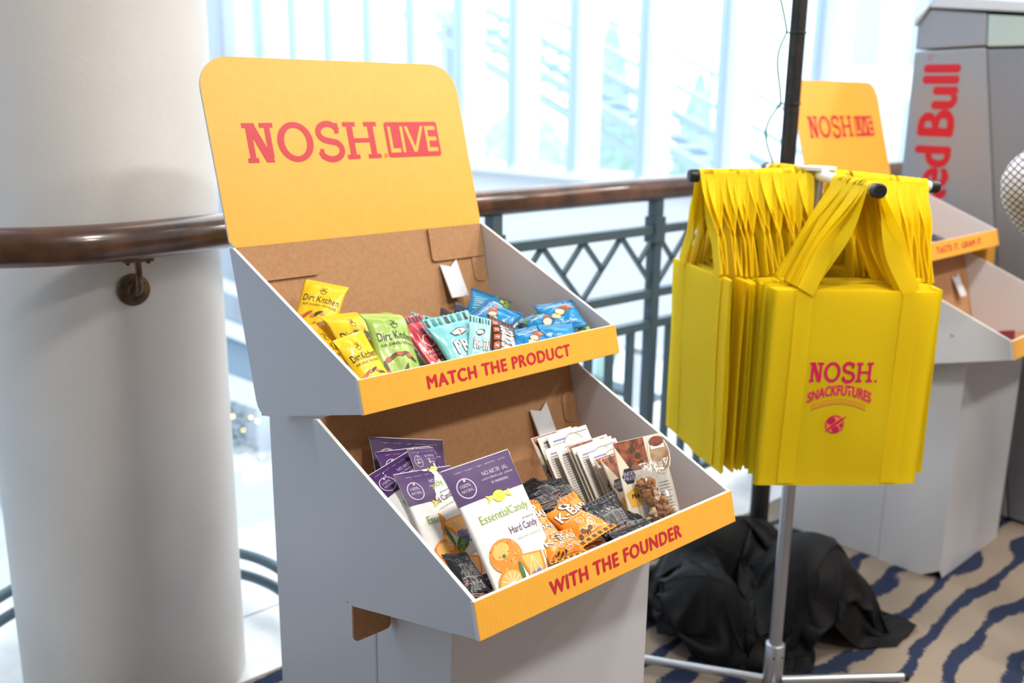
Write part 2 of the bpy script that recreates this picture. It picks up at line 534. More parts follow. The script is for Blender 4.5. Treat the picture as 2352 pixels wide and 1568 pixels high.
for k in range(-1, 8):
    x0 = 1.1275+P_*k   # bottom apex
    def lb(a, b): MB().bar(rl((a[0], RY, a[1])), rl((b[0], RY, b[1])), .013, .016, STEEL, (0, 1, 0)).build('lattice_bar', rail)
    za, zb = ZT-.013, ZM+.013; zm = (za+zb)/2
    if x0-P_/2 > .7: lb((x0, zb), (x0-P_/2, za))
    lb((x0, zb), (x0+P_/2, za))
    if x0-P_/4 > .7: lb((x0, za), (x0-P_/4, zm))
    lb((x0, za), (x0+P_/4, zm))
# two low bars curving round the column
for z, nm in ((.155, 'curved_bar'), (.085, 'curved_bar')):
    pts = [(COLX+.44*math.cos(a), COLY+.44*math.sin(a), z) for a in [math.radians(t) for t in range(-14, 195, 6)]]
    pts = [(.70, .95, z), (.61, .952, z), (.52, .975, z)]+pts+[(-.44, .975, z), (-.53, .952, z), (-.66, .95, z)]
    MB().tube([rl(p) for p in smooth_path(pts, 3)], .016, STEEL, 10).build(nm, rail)
for x in (.70, -.66):
    link('post', MB().box((-.019, -.019, -.03), (.019, .019, 1.19), STEEL).mesh('post'), rail, Matrix.Translation((x-.75, 0, 0)))
# the same railing on the other side of the column
for z, nm in ((ZT, 'top_bar'), (ZM, 'middle_bar'), (ZL, 'lower_bar'), (ZB, 'bottom_bar')):
    MB().bar(rl((-2.95, RY, z)), rl((-.66, RY, z)), .034, .030, STEEL).build(nm, rail)
for k in range(1, 22):
    x = -.66-.108*k
    link('post' if k % 7 == 0 else 'baluster', pm if k % 7 == 0 else bm_, rail, Matrix.Translation((x-.75, 0, 0)))
for k in range(6):
    x0 = -.86-P_*k
    lb((x0, zb), (x0-P_/2, za)); lb((x0, zb), (x0+P_/2, za)); lb((x0, za), (x0-P_/4, zm)); lb((x0, za), (x0+P_/4, zm))
# wall bracket on the column
br = Vector((-.004, .842, zr))
cdir = (Vector((COLX, COLY, 0))-Vector((br.x, br.y, 0))).normalized()
surf_ = Vector((COLX, COLY, 0))-cdir*COLR
zd = zr-.119
rotd = cdir.to_track_quat('Z', 'Y').to_matrix()
tocam = -cdir
bk = MB().lathe([(.036, 0), (.036, -.004), (.033, -.006), (.014, -.008), (.012, -.014)], BRONZE, 32, rl((surf_.x, surf_.y, zd)), rotd).build('bracket_disc', rail)
side = Vector((-cdir.y, cdir.x, 0))
bs = Vector(rl((surf_.x, surf_.y, zd)))
topv = Vector(rl((br.x, br.y, zr-.0445)))
mid = Vector((topv.x, topv.y, bs.z))
MB().tube(smooth_path([bs-cdir*.005, bs*.45+mid*.55-Vector((0, 0, .001)), mid*.9+bs*.1+Vector((0, 0, .012)), mid+Vector((0, 0, .032)), topv], 6), .0075, BRONZE, 12).build('bracket_arm', rail)
tdir = Vector((1, -.05, 0)).normalized()
MB().bar(topv-tdir*.031, topv+tdir*.031, .022, .007, BRONZE).build('bracket_saddle', rail)
for s_ in (-.022, .022):
    MB().lathe([(.004, -.003), (.005, .003)], SCREW, 10, topv+tdir*s_-Vector((0, 0, .006))).build('screw', rail)
for a in (155, 35, -80):
    q = bs+side*(-.024*math.cos(math.radians(a)))+Vector((0, 0, .024*math.sin(math.radians(a))))-cdir*.005
    MB().lathe([(.0055, .003), (.0055, -.0025), (.003, -.003)], SCREW, 12, q, rotd).build('screw', rail)

# ============================================================ OUTSIDE AND ACROSS THE ATRIUM
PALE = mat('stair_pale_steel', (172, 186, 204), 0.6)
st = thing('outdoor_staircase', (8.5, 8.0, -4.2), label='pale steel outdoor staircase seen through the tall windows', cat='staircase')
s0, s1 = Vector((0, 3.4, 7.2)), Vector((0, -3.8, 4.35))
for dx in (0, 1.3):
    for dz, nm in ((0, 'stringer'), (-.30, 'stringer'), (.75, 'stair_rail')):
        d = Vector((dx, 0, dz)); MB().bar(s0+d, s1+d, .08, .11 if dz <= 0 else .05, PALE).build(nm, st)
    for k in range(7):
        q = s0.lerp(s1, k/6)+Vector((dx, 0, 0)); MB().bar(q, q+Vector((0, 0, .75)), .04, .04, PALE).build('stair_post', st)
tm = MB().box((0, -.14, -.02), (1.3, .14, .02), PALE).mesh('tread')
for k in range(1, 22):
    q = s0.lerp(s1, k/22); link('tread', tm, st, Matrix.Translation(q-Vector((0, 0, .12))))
for y in (-3.6, 0.0, 3.2):
    zz = s0.lerp(s1, (3.4-y)/7.2).z
    MB().box((.6, y-.08, 0), (.75, y+.08, zz-.2), PALE).build('support_post', st)
LEAF = mat('hazed_leaves', (176, 198, 190), 0.9, noise_col=((146, 172, 160), 6.0))  # haze put into the leaf colour; the trees themselves are dark green
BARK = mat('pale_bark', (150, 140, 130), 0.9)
def tree(x, y, h, r, label, seed, cone=True):
    t = thing('cypress_tree' if cone else 'round_tree', (x, y, -4.2), label=label, cat='tree', group='trees outside the windows')
    MB().lathe([(.12, 0), (.1, h*.3)], BARK, 10).build('trunk', t)
    mb = MB(); vs = []; nu, nv = 20, 22
    def fn(u, v):
        a = 2*PI*u
        rr = r*(math.sin(PI*min(1, v*.93+.05))**.7)*(1.25-.55*v if cone else 1)
        nzz = noise.noise(Vector((math.cos(a)*2+seed, math.sin(a)*2, v*9)))
        rr *= 1+.35*nzz
        return (rr*math.cos(a), rr*math.sin(a), h*(.15+.85*v))
    mb.grid(fn, nu, nv, LEAF); mb.build('crown', t)
tree(11.4, 9.75, 6.9, .55, 'slim haze-paled cypress tree beside the outdoor staircase', 1.3)
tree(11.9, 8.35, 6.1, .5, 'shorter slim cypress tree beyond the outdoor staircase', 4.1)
tree(13.6, 14.2, 5.5, 1.6, 'rounded haze-paled tree far outside the windows', 7.7, False)
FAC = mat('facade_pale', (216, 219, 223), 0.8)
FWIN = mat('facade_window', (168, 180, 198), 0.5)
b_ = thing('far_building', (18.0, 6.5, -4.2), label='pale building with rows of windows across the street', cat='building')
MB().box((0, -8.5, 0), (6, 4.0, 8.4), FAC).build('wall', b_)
MB().box((-.15, -8.6, 8.4), (6.1, 4.1, 8.7), FAC).build('roof', b_)
wm = MB().box((-.06, -.42, -.62), (.02, .42, .62), FWIN).mesh('window')
wf = MB().box((-.09, -.5, -.72), (-.005, -.42, .72), FAC).box((-.09, .42, -.72), (-.005, .5, .72), FAC).mesh('window_frame')
for r_ in range(4):
    for k in range(8):
        q = Matrix.Translation((-.0, -7.6+1.45*k, 1.2+1.95*r_))
        w_ = link('window', wm, b_, q); link('window_frame', wf, w_)
# white stair flight inside the atrium, below the balcony
es = thing('atrium_stair', (3.2, 7.0, -3.6), label='white stair flight with solid balustrade on the level below', cat='staircase')
for dz, hh in ((3.45, .10), (3.05, .14), (2.48, .22)):
    MB().bar((-1.6, 0, dz+.85), (1.6, 0, dz-.92), .12, hh, ATR).build('balustrade_bar', es)
MB().bar((-1.6, .1, 2.75+.85), (1.6, .1, 2.75-.92), .05, .72, mat('stair_glass_blue', (150, 172, 190), 0.3)).build('balustrade_panel', es)
for k in range(10):
    x = -1.5+.33*k; MB().box((x, .15, 0), (x+.33, 1.4, 2.3-.185*k), ATR).build('step', es)
# potted tree with fairy lights on the level below
ft = thing('lit_potted_tree', (4.25, 9.35, -3.6), label='small potted tree with warm fairy lights on the level below', cat='potted tree')
MB().lathe([(.2, 0), (.26, .45), (.24, .45)], mat('pot_grey', (120, 126, 130), .6), 20).build('pot', ft)
mbt = MB()
for k in range(160):
    random.seed(k); a = random.random()*2*PI; zz = .5+random.random()*1.1; rr = (.42-.2*(zz-.5))*math.sqrt(random.random())
    p = Vector((rr*math.cos(a), rr*math.sin(a), zz)); d = Vector((random.uniform(-1, 1), random.uniform(-1, 1), random.uniform(-.3, 1))).normalized()*.1
    e = d.cross(Vector((.3, .5, .8))).normalized()*.03
    mbt.add([p, p+d*.5+e, p+d, p+d*.5-e], [(0, 1, 2, 3)], mat('tree_green', (86, 110, 84), .8))
o_ = mbt.build('foliage', ft); o_['kind'] = 'stuff'
GLOW = mat('fairy_bulb', (255, 225, 150), .5, emit=8.0)
for k in range(14):
    random.seed(900+k); a = random.random()*2*PI; zz = .55+random.random()
    MB().lathe([(.004, -.014), (.014, -.005), (.014, .005), (.004, .014)], GLOW, 8, (.4*math.cos(a), .4*math.sin(a), zz)).build('fairy_bulb', ft)

# ============================================================ CARDBOARD DISPLAYS
W, D, LIP, H, HH = 0.600, 0.355, 0.0557, 0.311, 0.3535
TH1, TH2, PHI = 0.2567, 0.2505, 0.0265
CARD = mat('white_card', (214, 217, 226), 0.38, coat=0.15)
EDGE = mat('card_edge', (240, 238, 236), 0.7)
KRAFT = mat('kraft_card', (184, 140, 100), 0.75, noise_col=((176, 131, 92), 120.0))
RED = mat('print_red', (200, 38, 56), 0.4)
def yellow_card():
    m = mat('yellow_card', (247, 184, 62), 0.42, coat=0.12)
    m.node_tree.nodes['Principled BSDF'].inputs['Coat Roughness'].default_value = .35
    nt = m.node_tree; N = nt.nodes; b = N['Principled BSDF']
    tc = N.new('ShaderNodeTexCoord')
    w = N.new('ShaderNodeTexWave'); w.bands_direction = 'X'; w.inputs['Scale'].default_value = 46.0
    w.inputs['Distortion'].default_value = 0.4
    nt.links.new(tc.outputs['Object'], w.inputs['Vector'])
    bp = N.new('ShaderNodeBump'); bp.inputs['Strength'].default_value = 0.10; bp.inputs['Distance'].default_value = 0.0012
    nt.links.new(w.outputs['Fac'], bp.inputs['Height']); nt.links.new(bp.outputs[0], b.inputs['Normal'])
    n = N.new('ShaderNodeTexVoronoi'); n.inputs['Scale'].default_value = 13.0; n.feature = 'DISTANCE_TO_EDGE'
    nt.links.new(tc.outputs['Object'], n.inputs['Vector'])
    r = N.new('ShaderNodeMapRange'); r.inputs['From Min'].default_value = 0.05; r.inputs['From Max'].default_value = 0.09
    nt.links.new(n.outputs['Distance'], r.inputs['Value'])
    mx = N.new('ShaderNodeMix'); mx.data_type = 'RGBA'
    mx.inputs[6].default_value = lin((243, 177, 62)); mx.inputs[7].default_value = lin((242, 175, 59))
    nt.links.new(r.outputs[0], mx.inputs['Factor']); nt.links.new(mx.outputs[2], b.inputs['Base Color'])
    return m
YEL = yellow_card()
def tray_matrix(org, th):
    """columns: x, d (inwards), h (up) of the tilted tray in display coordinates"""
    c, s = math.cos(th), math.sin(th)
    return Matrix(((1, 0, 0, org[0]), (0, c, s, org[1]), (0, -s, c, org[2]), (0, 0, 0, 1)))
T1 = tray_matrix((0, 0, 1.045), TH1)
T2 = tray_matrix((-.0262, -.3111, 1.045-.2437), TH2)
def warp(mb, M):
    mb.v = [tuple(M @ Vector(q)) for q in mb.v]; return mb
def make_tray(root, M, words, wx0, wx1):
    t = .006
    # side panels (polygon in d,h)
    poly = [(0, 0), (D-.03, 0)]+[(D-.03+.03*math.sin(a), .03-.03*math.cos(a)) for a in (PI/8, PI/4, 3*PI/8)]+[(D, .03), (D, H), (D-.012, H), (.004, LIP+.003), (0, LIP)]
    for x in (0, W-t):
        vs = [(x, d, h) for d, h in poly]+[(x+t, d, h) for d, h in poly]
        n = len(poly)
        mb = MB().add(vs, [tuple(range(n)), tuple(reversed(range(n, 2*n)))], CARD)
        mb.add(vs, [(i, i+n, (i+1) % n+n, (i+1) % n) for i in range(n)], EDGE)
        bevel(warp(mb, M).build('side_panel', root), .0015, 2)
    warp(MB().box((t, .006, 0), (W-t, D-.006, .005), KRAFT), M).build('tray_floor', root)
    warp(MB().box((t, D-.006, 0), (W-t, D, H), KRAFT), M).build('back_panel', root)
    # folded front lip, yellow outside, white inside
    mb = MB().box((-.0012, -.003, -.001), (W+.0012, .006, LIP), EDGE)
    mb.m = []
    mb.mats = [EDGE, YEL, CARD]
    mb.m = [0, 0, 1, 0, 2, 0]
    lp = warp(mb, M).build('front_lip', root)
    bevel(lp, .0012, 2)
    P = Print()
    if words:
        P.text(words, wx0, .0165, wx1, .0378, RED, 1, bold=.055, space=1.12)
        link('lettering', P.mesh('lettering', lambda x, y, o: M @ Vector((x, -.003-o, y))), lp)
    # white tongue pushed through the back and the rounded side tab
    pts = rrect(.0, .0, .052, .075, .003)
    tg = MB().prism([(.0, .0), (.044, -.006), (.042, .076), (.022, .064), (-.004, .074)], (.468, D-.030, .158), (1, 0, .12), (0, .25, 1), .0035, CARD, CARD)
    bevel(warp(tg, M).build('slot_tongue', root), .001, 1)
    warp(MB().prism(rrect(0, 0, .036, .062, .014), (.556, D-.0085, .185), (1, 0, 0), (0, 0, 1), .002, KRAFT), M).build('side_tab', root)
def make_display(loc, rz, label, upper, lower, ux=(.130, .466), lx=(.141, .449), cut=False):
    r = thing('snack_display', loc, rz, label, 'display stand', 'cardboard snack displays')
    # base: rear tower and front box, closed white card
    tw = [(.41, 0), (.41, .930), (.125, 1.006), (.118, .99), (.062, .745), (.062, 0)]
    bx = [(.060, 0), (.060, .702), (-.150, .752), (-.150, 0)]
    for poly, nm, x0, x1 in ((tw, 'rear_tower', .055, .545), (bx, 'front_box', .055, .545)):
        n = len(poly)
        vs = [(x0, a, b) for a, b in poly]+[(x1, a, b) for a, b in poly]
        mb = MB().add(vs, [tuple(range(n)), tuple(reversed(range(n, 2*n)))]+[(i, i+n, (i+1) % n+n, (i+1) % n) for i in range(n)], CARD)
        if cut and nm == 'front_box':     # bottom corner of the card torn away
            a, b = x0, x1
            vs = [(a, .06, 0), (a, .06, .702), (a, -.15, .752), (a, -.15, .036), (a, -.092, 0), (a+.026, -.15, 0), (b, -.15, 0), (b, -.15, .752), (b, .06, .702), (b, .06, 0)]
            mb = MB().add(vs, [(0, 1, 2, 3, 4), (2, 7, 6, 5, 3), (6, 7, 8, 9), (1, 8, 7, 2), (0, 9, 8, 1)], CARD)
            mb.build(nm, r); continue
        bevel(mb.build(nm, r), .004, 2)
    make_tray(r, T1, upper, *ux)
    make_tray(r, T2, lower, *lx)
    # header card in line with the back panel
    Mh = T1 @ Matrix.Translation((0, D, H)) @ Matrix.Rotation(-PHI, 4, 'X')
    poly = [(.010, 0), (W-.004, 0), (W, .010)]+arc(W-.062, HH-.062, .062, 0, 90, 10)+arc(.062, HH-.062, .062, 90, 180, 10)+[(0, .012)]
    hd = MB().prism(poly, (0, -.006, 0), (1, 0, 0), (0, 0, 1), .005, EDGE, YEL)
    hd = warp(hd, Mh).build('header_card', r)
    P = Print(); nosh_live(P, RED, YEL)
    link('lettering', P.mesh('lettering', lambda x, y, o: Mh @ Vector((x, -.006-o, y))), hd)
    # kraft flaps folded down from the header
    def flap(x0, x1, dz):
        pl = [(x0, 0), (x0, -dz+.008)]+arc(x0+.008, -dz+.008, .008, 180, 270, 4)+arc(x1-.008, -dz+.008, .008, 270, 360, 4)+[(x1, 0)]
        f_ = MB().prism(pl, (0, D-.0125, H-.001), (1, 0, 0), (0, -.02, 1), .004, KRAFT)
        bevel(warp(f_, T1).build('folded_flap', r), .001, 1)
    flap(.010, .172, .066); flap(.447, .592, .070)
    # brown locking tab under the lower tray
    MB().prism(rrect(-.022, -.045, .053, .028, .010), (0, .012, .694), (1, 0, 0), (0, 0, 1), .004, KRAFT).build('locking_tab', r)
    return r
disp1 = make_display((0, 0, 0), 0, 'two-tier yellow and white cardboard snack display standing beside the round column', 'MATCH THE PRODUCT', 'WITH THE FOUNDER')
disp2 = make_display((2.157, .121, 0), .019, 'two-tier yellow and white cardboard snack display in front of the grey cooler', 'TASTE IT. GRAM IT.', '', ux=(.10, .46), cut=True)

# ============================================================ PACKETS
def bag_fn(w, h, puff, seed, top=.09, bot=.09, bend=0.0, wr=1.0, curl=0.0):
    def f(x, y, side):
        u = 2*x/w; t = y/h
        i = (t-bot)/(1-top-bot)
        b = math.sin(PI*i)**.5 if 0 < i < 1 else 0.0
        a = max(0.0, 1-abs(u)**2.6)**.8
        th = .0005+puff*a*b
        if 0 < i < 1:
            th += wr*puff*.42*a*b*noise.noise(Vector((u*1.6+seed*3.7, t*2.4, side*2.0+seed)))
            fan = math.exp(-i*5)+math.exp(-(1-i)*5)
            th += wr*.0016*fan*a*math.sin(u*8+4*noise.noise(Vector((u*2, t*3, seed))))
            th += wr*.0016*a*noise.noise(Vector((u*6+seed, t*9, side*5.0)))
            th = max(th, .0005)
        else:
            th = .0006+.0004*math.sin(y*2*PI/.0026)
        wob = wr*.0035*noise.noise(Vector((u*.9+seed, t*1.3, 7.7)))*(1 if 0 < i < 1 else .7)
        yo = bend*((2*t-1)**2-1)*h*.25+wob
        if t > .8: yo += curl*h*((t-.8)/.2)**2*.14
        xs = x*(1-.07*b*min(1, puff/.012))
        return Vector((xs, -side*th+yo, y))
    return f
def bag_mesh(name, fn, w, h, m, mseal=None, nx=22, ny=34, zig=0.0):
    mb = MB(); mi = mseal or m
    rows = []
    for j in range(ny+1):
        y = h*j/ny
        row = []
        for i in range(nx+1):
            p = fn(w*(i/nx-.5), y, 1)
            if zig and j in (0, ny) and i % 2: p = p+Vector((0, 0, zig if j else -zig))
            row.append(p)
        for i in range(nx-1, 0, -1):
            p = fn(w*(i/nx-.5), y, -1)
            if zig and j in (0, ny) and i % 2: p = p+Vector((0, 0, zig if j else -zig))
            row.append(p)
        rows.append(row)
    n = len(rows[0]); vs = [p for r in rows for p in r]
    fs = [(j*n+i, j*n+(i+1) % n, (j+1)*n+(i+1) % n, (j+1)*n+i) for j in range(ny) for i in range(n)]
    mb.add(vs, fs, m, True)
    for j in (0, ny):
        mb.add([rows[j][i] for i in range(n)], [(i, i+1, n-1-i, (n-i) % n) for i in range(0, nx)], m)
    return mb.mesh(name)
INK = mat('ink_black', (38, 36, 36), .4)
INKW = mat('ink_white', (238, 238, 236), .4)
FOIL = lambda nm, c, **k: mat(nm, c, k.pop('rough', .3), coat=k.pop('coat', .16), spec=.4, bump=k.pop('bump', (160., .12, 3)), **k)
YB = FOIL('bag_yellow', (246, 200, 30)); GB = FOIL('bag_green', (158, 190, 86)); TB = FOIL('bag_teal', (122, 196, 202))
TBL = FOIL('bag_teal_light', (160, 216, 222)); RB = FOIL('bag_red', (204, 62, 76)); DB = FOIL('bag_brown', (58, 32, 30))
NB = FOIL('bag_navy', (22, 40, 66)); BB = FOIL('bag_blue', (8, 132, 192)); BD = FOIL('bag_blue_deep', (10, 98, 148))
OB = FOIL('bag_orange', (240, 146, 44)); KB = FOIL('bag_black', (24, 26, 32)); CW = mat('pouch_white', (236, 236, 234), .42, coat=.08)
PU = mat('pouch_purple', (70, 42, 98), .45, spec=.3)
VB = mat('ink_brown', (84, 60, 40), .5); VR = mat('ink_rust', (190, 84, 42), .5); VP = mat('ink_pink', (214, 132, 92), .5); VO = mat('ink_orange', (240, 140, 40), .5)
VO2 = mat('ink_orange_light', (250, 186, 96), .5); VG = mat('ink_green', (74, 116, 64), .5); VG2 = mat('ink_green_light', (140, 172, 66), .5); VL = mat('ink_lilac', (128, 116, 190), .5)
VY = mat('ink_lemon', (238, 226, 66), .5); VGY = mat('ink_grey', (150, 150, 152), .5); VLP = mat('ink_pale_purple', (196, 186, 210), .5)
NUT = mat('ink_nut', (224, 200, 150), .5); NUTB = mat('ink_nut_brown', (150, 84, 56), .5); CHAR = mat('ink_charcoal', (40, 46, 56), .5)
CRM = mat('ink_cream', (236, 228, 206), .5); TEALD = mat('ink_teal_dark', (62, 128, 134), .5); AMB = mat('ink_amber', (244, 186, 74), .5); MAR = mat('ink_maroon', (112, 54, 44), .5, noise_col=((150, 84, 60), 60.))

def veg_print(w, h, s, green):
    P = Print(); R = random.Random(s)
    P.text('Dirt Kitchen', -.40*w, .60*h, .44*w, .70*h, INK, 2)
    P.text('AIR DRIED VEGGIES', -.38*w, .535*h, .42*w, .565*h, INK, 2)
    c = (0.02*w, .79*h)
    P.stroke([(c[0]-.09*w, c[1]), (c[0]+.09*w, c[1])], .012*w, INK, 2)
    P.stroke([(c[0]-.06*w, c[1])]+[(c[0]+a*w, c[1]-b*h) for a, b in ((-.055, .035), (0, .055), (.055, .035), (.06, 0))], .014*w, INK, 2)
    for a in (-.06, .0, .06): P.stroke([(c[0], c[1]), (c[0]+a*w, c[1]+.06*h)], .010*w, INK, 2)
    spots = [(-.22, .40, 30), (.22, .37, -40), (-.02, .22, 60), (.26, .18, 20), (-.25, .15, -30), (.02, .42, 10), (-.38, .28, 80)]
    for i, (x, y, a) in enumerate(spots):
        a += R.uniform(-20, 20)
        ca, sa = math.cos(math.radians(a)), math.sin(math.radians(a))
        P.stroke([(x*w+.15*w*t*ca, y*h+.15*w*t*sa+.02*w*math.sin(t*2)) for t in (-1, -.6, -.2, .2, .6, 1)], [.02*w, .07*w, .085*w, .08*w, .06*w, .02*w], VB if green or i % 2 else VR, 1)
        P.ell(x*w-.10*w*ca, y*h-.10*w*sa, .06*w, .05*w, VR if green else VP, 2, a, 12)
    return P
def candy_print(w, h, s):
    P = Print()
    P.rect(-.5*w, .735*h, .5*w, .996*h, PU, 0)
    P.text('organic  •  non-gmo  •  vegan  •  gluten-free  •  soy-free', -.36*w, .945*h, .40*w, .957*h, VLP, 1)
    P.text('NO ARTIFICIAL', -.02*w, .875*h, .38*w, .905*h, VLP, 1)
    P.text('colors, flavors, preservatives', -.06*w, .840*h, .43*w, .862*h, VLP, 1)
    P.text('or sweeteners', .04*w, .806*h, .32*w, .826*h, VLP, 1)
    P.ring(-.30*w, .835*h, .125*w, .072*h, .014*w, VLP, 1)
    P.text('100%', -.37*w, .842*h, -.23*w, .866*h, VLP, 1); P.text('NATURAL', -.38*w, .808*h, -.22*w, .830*h, VLP, 1)
    P.ell(-.285*w, .888*h, .018*w, .009*h, VLP, 1, 30)
    # candy
    P.ell(.06*w, .715*h, .095*w, .040*h, VY, 3)
    for sg in (-1, 1):
        P.poly([(.06*w+sg*.07*w, .715*h), (.06*w+sg*.19*w, .745*h), (.06*w+sg*.165*w, .715*h), (.06*w+sg*.19*w, .685*h)], VY, 3)
    P.text('Essential', -.33*w, .575*h, .09*w, .633*h, VG2, 2); P.text('Candy', .10*w, .560*h, .42*w, .633*h, VGY if 0 else VG2, 2)
    P.text('all-natural', .24*w, .515*h, .43*w, .532*h, INK, 2)
    P.text('Hard Candy', -.02*w, .435*h, .44*w, .50*h, PU, 2)
    P.text('infused with essential oils', .03*w, .400*h, .44*w, .416*h, VGY, 2)
    # orange, slice, leaves, lavender
    P.ell(-.20*w, .335*h, .22*w, .115*h, VO, 2); P.ell(-.25*w, .375*h, .12*w, .05*h, VO2, 3, 20); P.ell(-.24*w, .34*h, .025*w, .012*h, VG, 4)
    P.poly([(-.06*w, .27*h), (-.06*w, .31*h), (.30*w, .285*h), (.27*w, .17*h), (.14*w, .12*h), (0, .16*h)], VO, 3)
    P.poly([(-.03*w, .268*h), (-.03*w, .298*h), (.26*w, .275*h), (.235*w, .18*h), (.14*w, .14*h), (.03*w, .172*h)], VO2, 4)
    P.ell(-.26*w, .16*h, .18*w, .10*h, VO, 3, 10); P.ell(-.26*w, .16*h, .155*w, .084*h, VO2, 4, 10)
    for a in range(0, 180, 30):
        ca, sa = math.cos(math.radians(a)), math.sin(math.radians(a)); P.stroke([(-.26*w-.14*w*ca, .16*h-.075*h*sa), (-.26*w+.14*w*ca, .16*h+.075*h*sa)], .010*w, CRM, 5)
    for a in (-.02, .08, .18): P.stroke([(.12*w, .275*h), (a*w+.02*w, .165*h)], .010*w, CRM, 5)
    R_ = random.Random(3)
    for k in range(30): P.ell((-.20+.36*(R_.random()-.5))*w, (.335+.18*(R_.random()-.5))*h, .012*w, .006*h, VR if R_.random() < .4 else VO2, 3, 20, 6)
    P.ell(-.09*w, .19*h, .028*w, .085*h, VG, 5, -4); P.ell(.04*w, .10*h, .15*w, .045*h, VG, 5, 30); P.ell(-.04*w, .06*h, .15*w, .022*h, VG2, 5, 48)
    R = random.Random(s)
    for k in range(26): P.ell((.10+.13*R.random()-.05)*w+.0*w, (.055+.12*R.random())*h, .018*w, .010*h, VL, 6, R.uniform(0, 90), 8)
    P.rect(.24*w, .045*h, .5*w, .155*h, PU, 2)
    P.text('Uplifting Blend', .265*w, .105*h, .485*w, .128*h, VLP, 3); P.text('Orange Lavender', .30*w, .075*h, .47*w, .090*h, VLP, 3)
    P.poly([(.32*w, .22*h), (.42*w, .22*h), (.41*w, .28*h), (.33*w, .28*h)], VO2, 2)
    return P
def bars(P, x0, y0, x1, y1, m, n, layer=2):
    R = random.Random(int(abs(x0)*1e5)); x = x0
    for k in range(n):
        a = (x1-x0)/n; P.rect(x0+a*k, y0, x0+a*(k+R.choice((.35, .6))), y1, m, layer)
def teal_print(w, h, s):
    P = Print()
    for k in range(7): P.rect((-.46+.135*k)*w, .875*h, (-.40+.135*k+.02*(k % 2))*w, .985*h, TEALD if k % 3 else INK, 1)
    P.poly([(-.22*w, .70*h), (.0*w, .765*h), (.16*w, .755*h), (.18*w, .70*h), (.02*w, .645*h), (-.16*w, .645*h)], CHAR, 1)
    P.poly([(-.19*w, .70*h), (.0*w, .748*h), (.14*w, .742*h), (.155*w, .70*h), (.02*w, .662*h), (-.14*w, .662*h)], INKW, 2)
    P.ell(0, .70*h, .05*w, .03*h, VR, 3, 40); P.ell(-.04*w, .69*h, .03*w, .05*h, CRM, 3, -20)
    P.text('PR-TN', -.27*w, .40*h, .45*w, .575*h, CHAR, 2, bold=.05); P.text('PR-TN', -.265*w, .405*h, .445*w, .57*h, INKW, 3, bold=.02)
    P.text('BIRTHDAY CAKE PROTEIN', -.30*w, .335*h, .42*w, .368*h, INKW, 2)
    P.ring(.12*w, .20*h, .10*w, .07*h, .01*w, INKW, 2)
    return P
def kbar_print(w, h, s):
    P = Print()
    for k in range(8): P.rect((-.47+.12*k)*w, .905*h, (-.42+.12*k)*w, .985*h, VR, 1)
    for k in range(6): P.rect((-.45+.16*k)*w, .02*h, (-.36+.16*k)*w, .085*h, VB, 1)
    P.ell(-.06*w, .80*h, .17*w, .085*h, INK, 1); P.ell(-.06*w, .80*h, .15*w, .073*h, INKW, 2); P.ell(-.06*w, .80*h, .07*w, .045*h, INK, 3); P.ell(-.03*w, .81*h, .02*w, .02*h, INKW, 4)
    P.text('K-BAR', -.43*w, .545*h, .45*w, .735*h, INK, 2, bold=.05); P.text('K-BAR', -.425*w, .55*h, .445*w, .73*h, INKW, 3, bold=.025)
    P.text('NUTTY PROTEIN BAR', -.36*w, .495*h, .34*w, .525*h, INKW, 2)
    for x, y, q in ((-.14, .39, '2g'), (.10, .40, '22g'), (.28, .33, '5g'), (.04, .27, '2g')):
        P.ring(x*w, y*h, .095*w, .065*h, .010*w, INKW, 2); P.text(q, (x-.045)*w, (y-.02)*h, (x+.045)*w, (y+.02)*h, INKW, 2)
    for k in range(4): P.ell((-.36+.1*k)*w, (.14+.05*(k % 2))*h, .045*w, .05*h, VB, 1, 30*k)
    P.text('NET WT 2.12 OZ', -.1*w, .125*h, .36*w, .15*h, INKW, 2)
    return P
VDG = mat('ink_dark_grey', (112, 112, 116), .5)
def black_print(w, h, s):
    P = Print()
    for k in range(10): P.rect((-.47+.1*k)*w, .93*h, (-.43+.1*k)*w, .985*h, CHAR, 1)
    P.rect(-.25*w, .30*h, .38*w, .62*h, VDG, 1)
    bars(P, -.22*w, .33*h, .20*w, .59*h, INK, 14)
    for k in range(4): P.rect(.23*w, (.34+.06*k)*h, .36*w, (.36+.06*k)*h, INK, 2)
    P.text('PROTEIN', -.35*w, .72*h, .35*w, .80*h, CHAR, 1)
    P.rect(-.38*w, .16*h, .30*w, .18*h, VDG, 1); P.rect(-.38*w, .21*h, .20*w, .23*h, VR, 1)
    return P
def cookie_print(w, h, s):
    P = Print()
    for k in range(9): P.rect((-.46+.11*k)*w, .91*h, (-.42+.11*k)*w, .985*h, MAR, 1)
    P.text('COOKIE BARS', -.55*w, .32*h, .65*w, .60*h, INKW, 2, bold=.03, rot=-90)
    P.text('CHOCOLATE PROTEIN', -.72*w, .40*h, .50*w, .47*h, CRM, 2, rot=-90)
    for k in range(5):
        P.poly(rrect(-.46*w, (.10+.16*k)*h, -.28*w, (.21+.16*k)*h, .01*w), VR, 1); P.text('2g', -.43*w, (.13+.16*k)*h, -.31*w, (.18+.16*k)*h, INKW, 2)
    return P
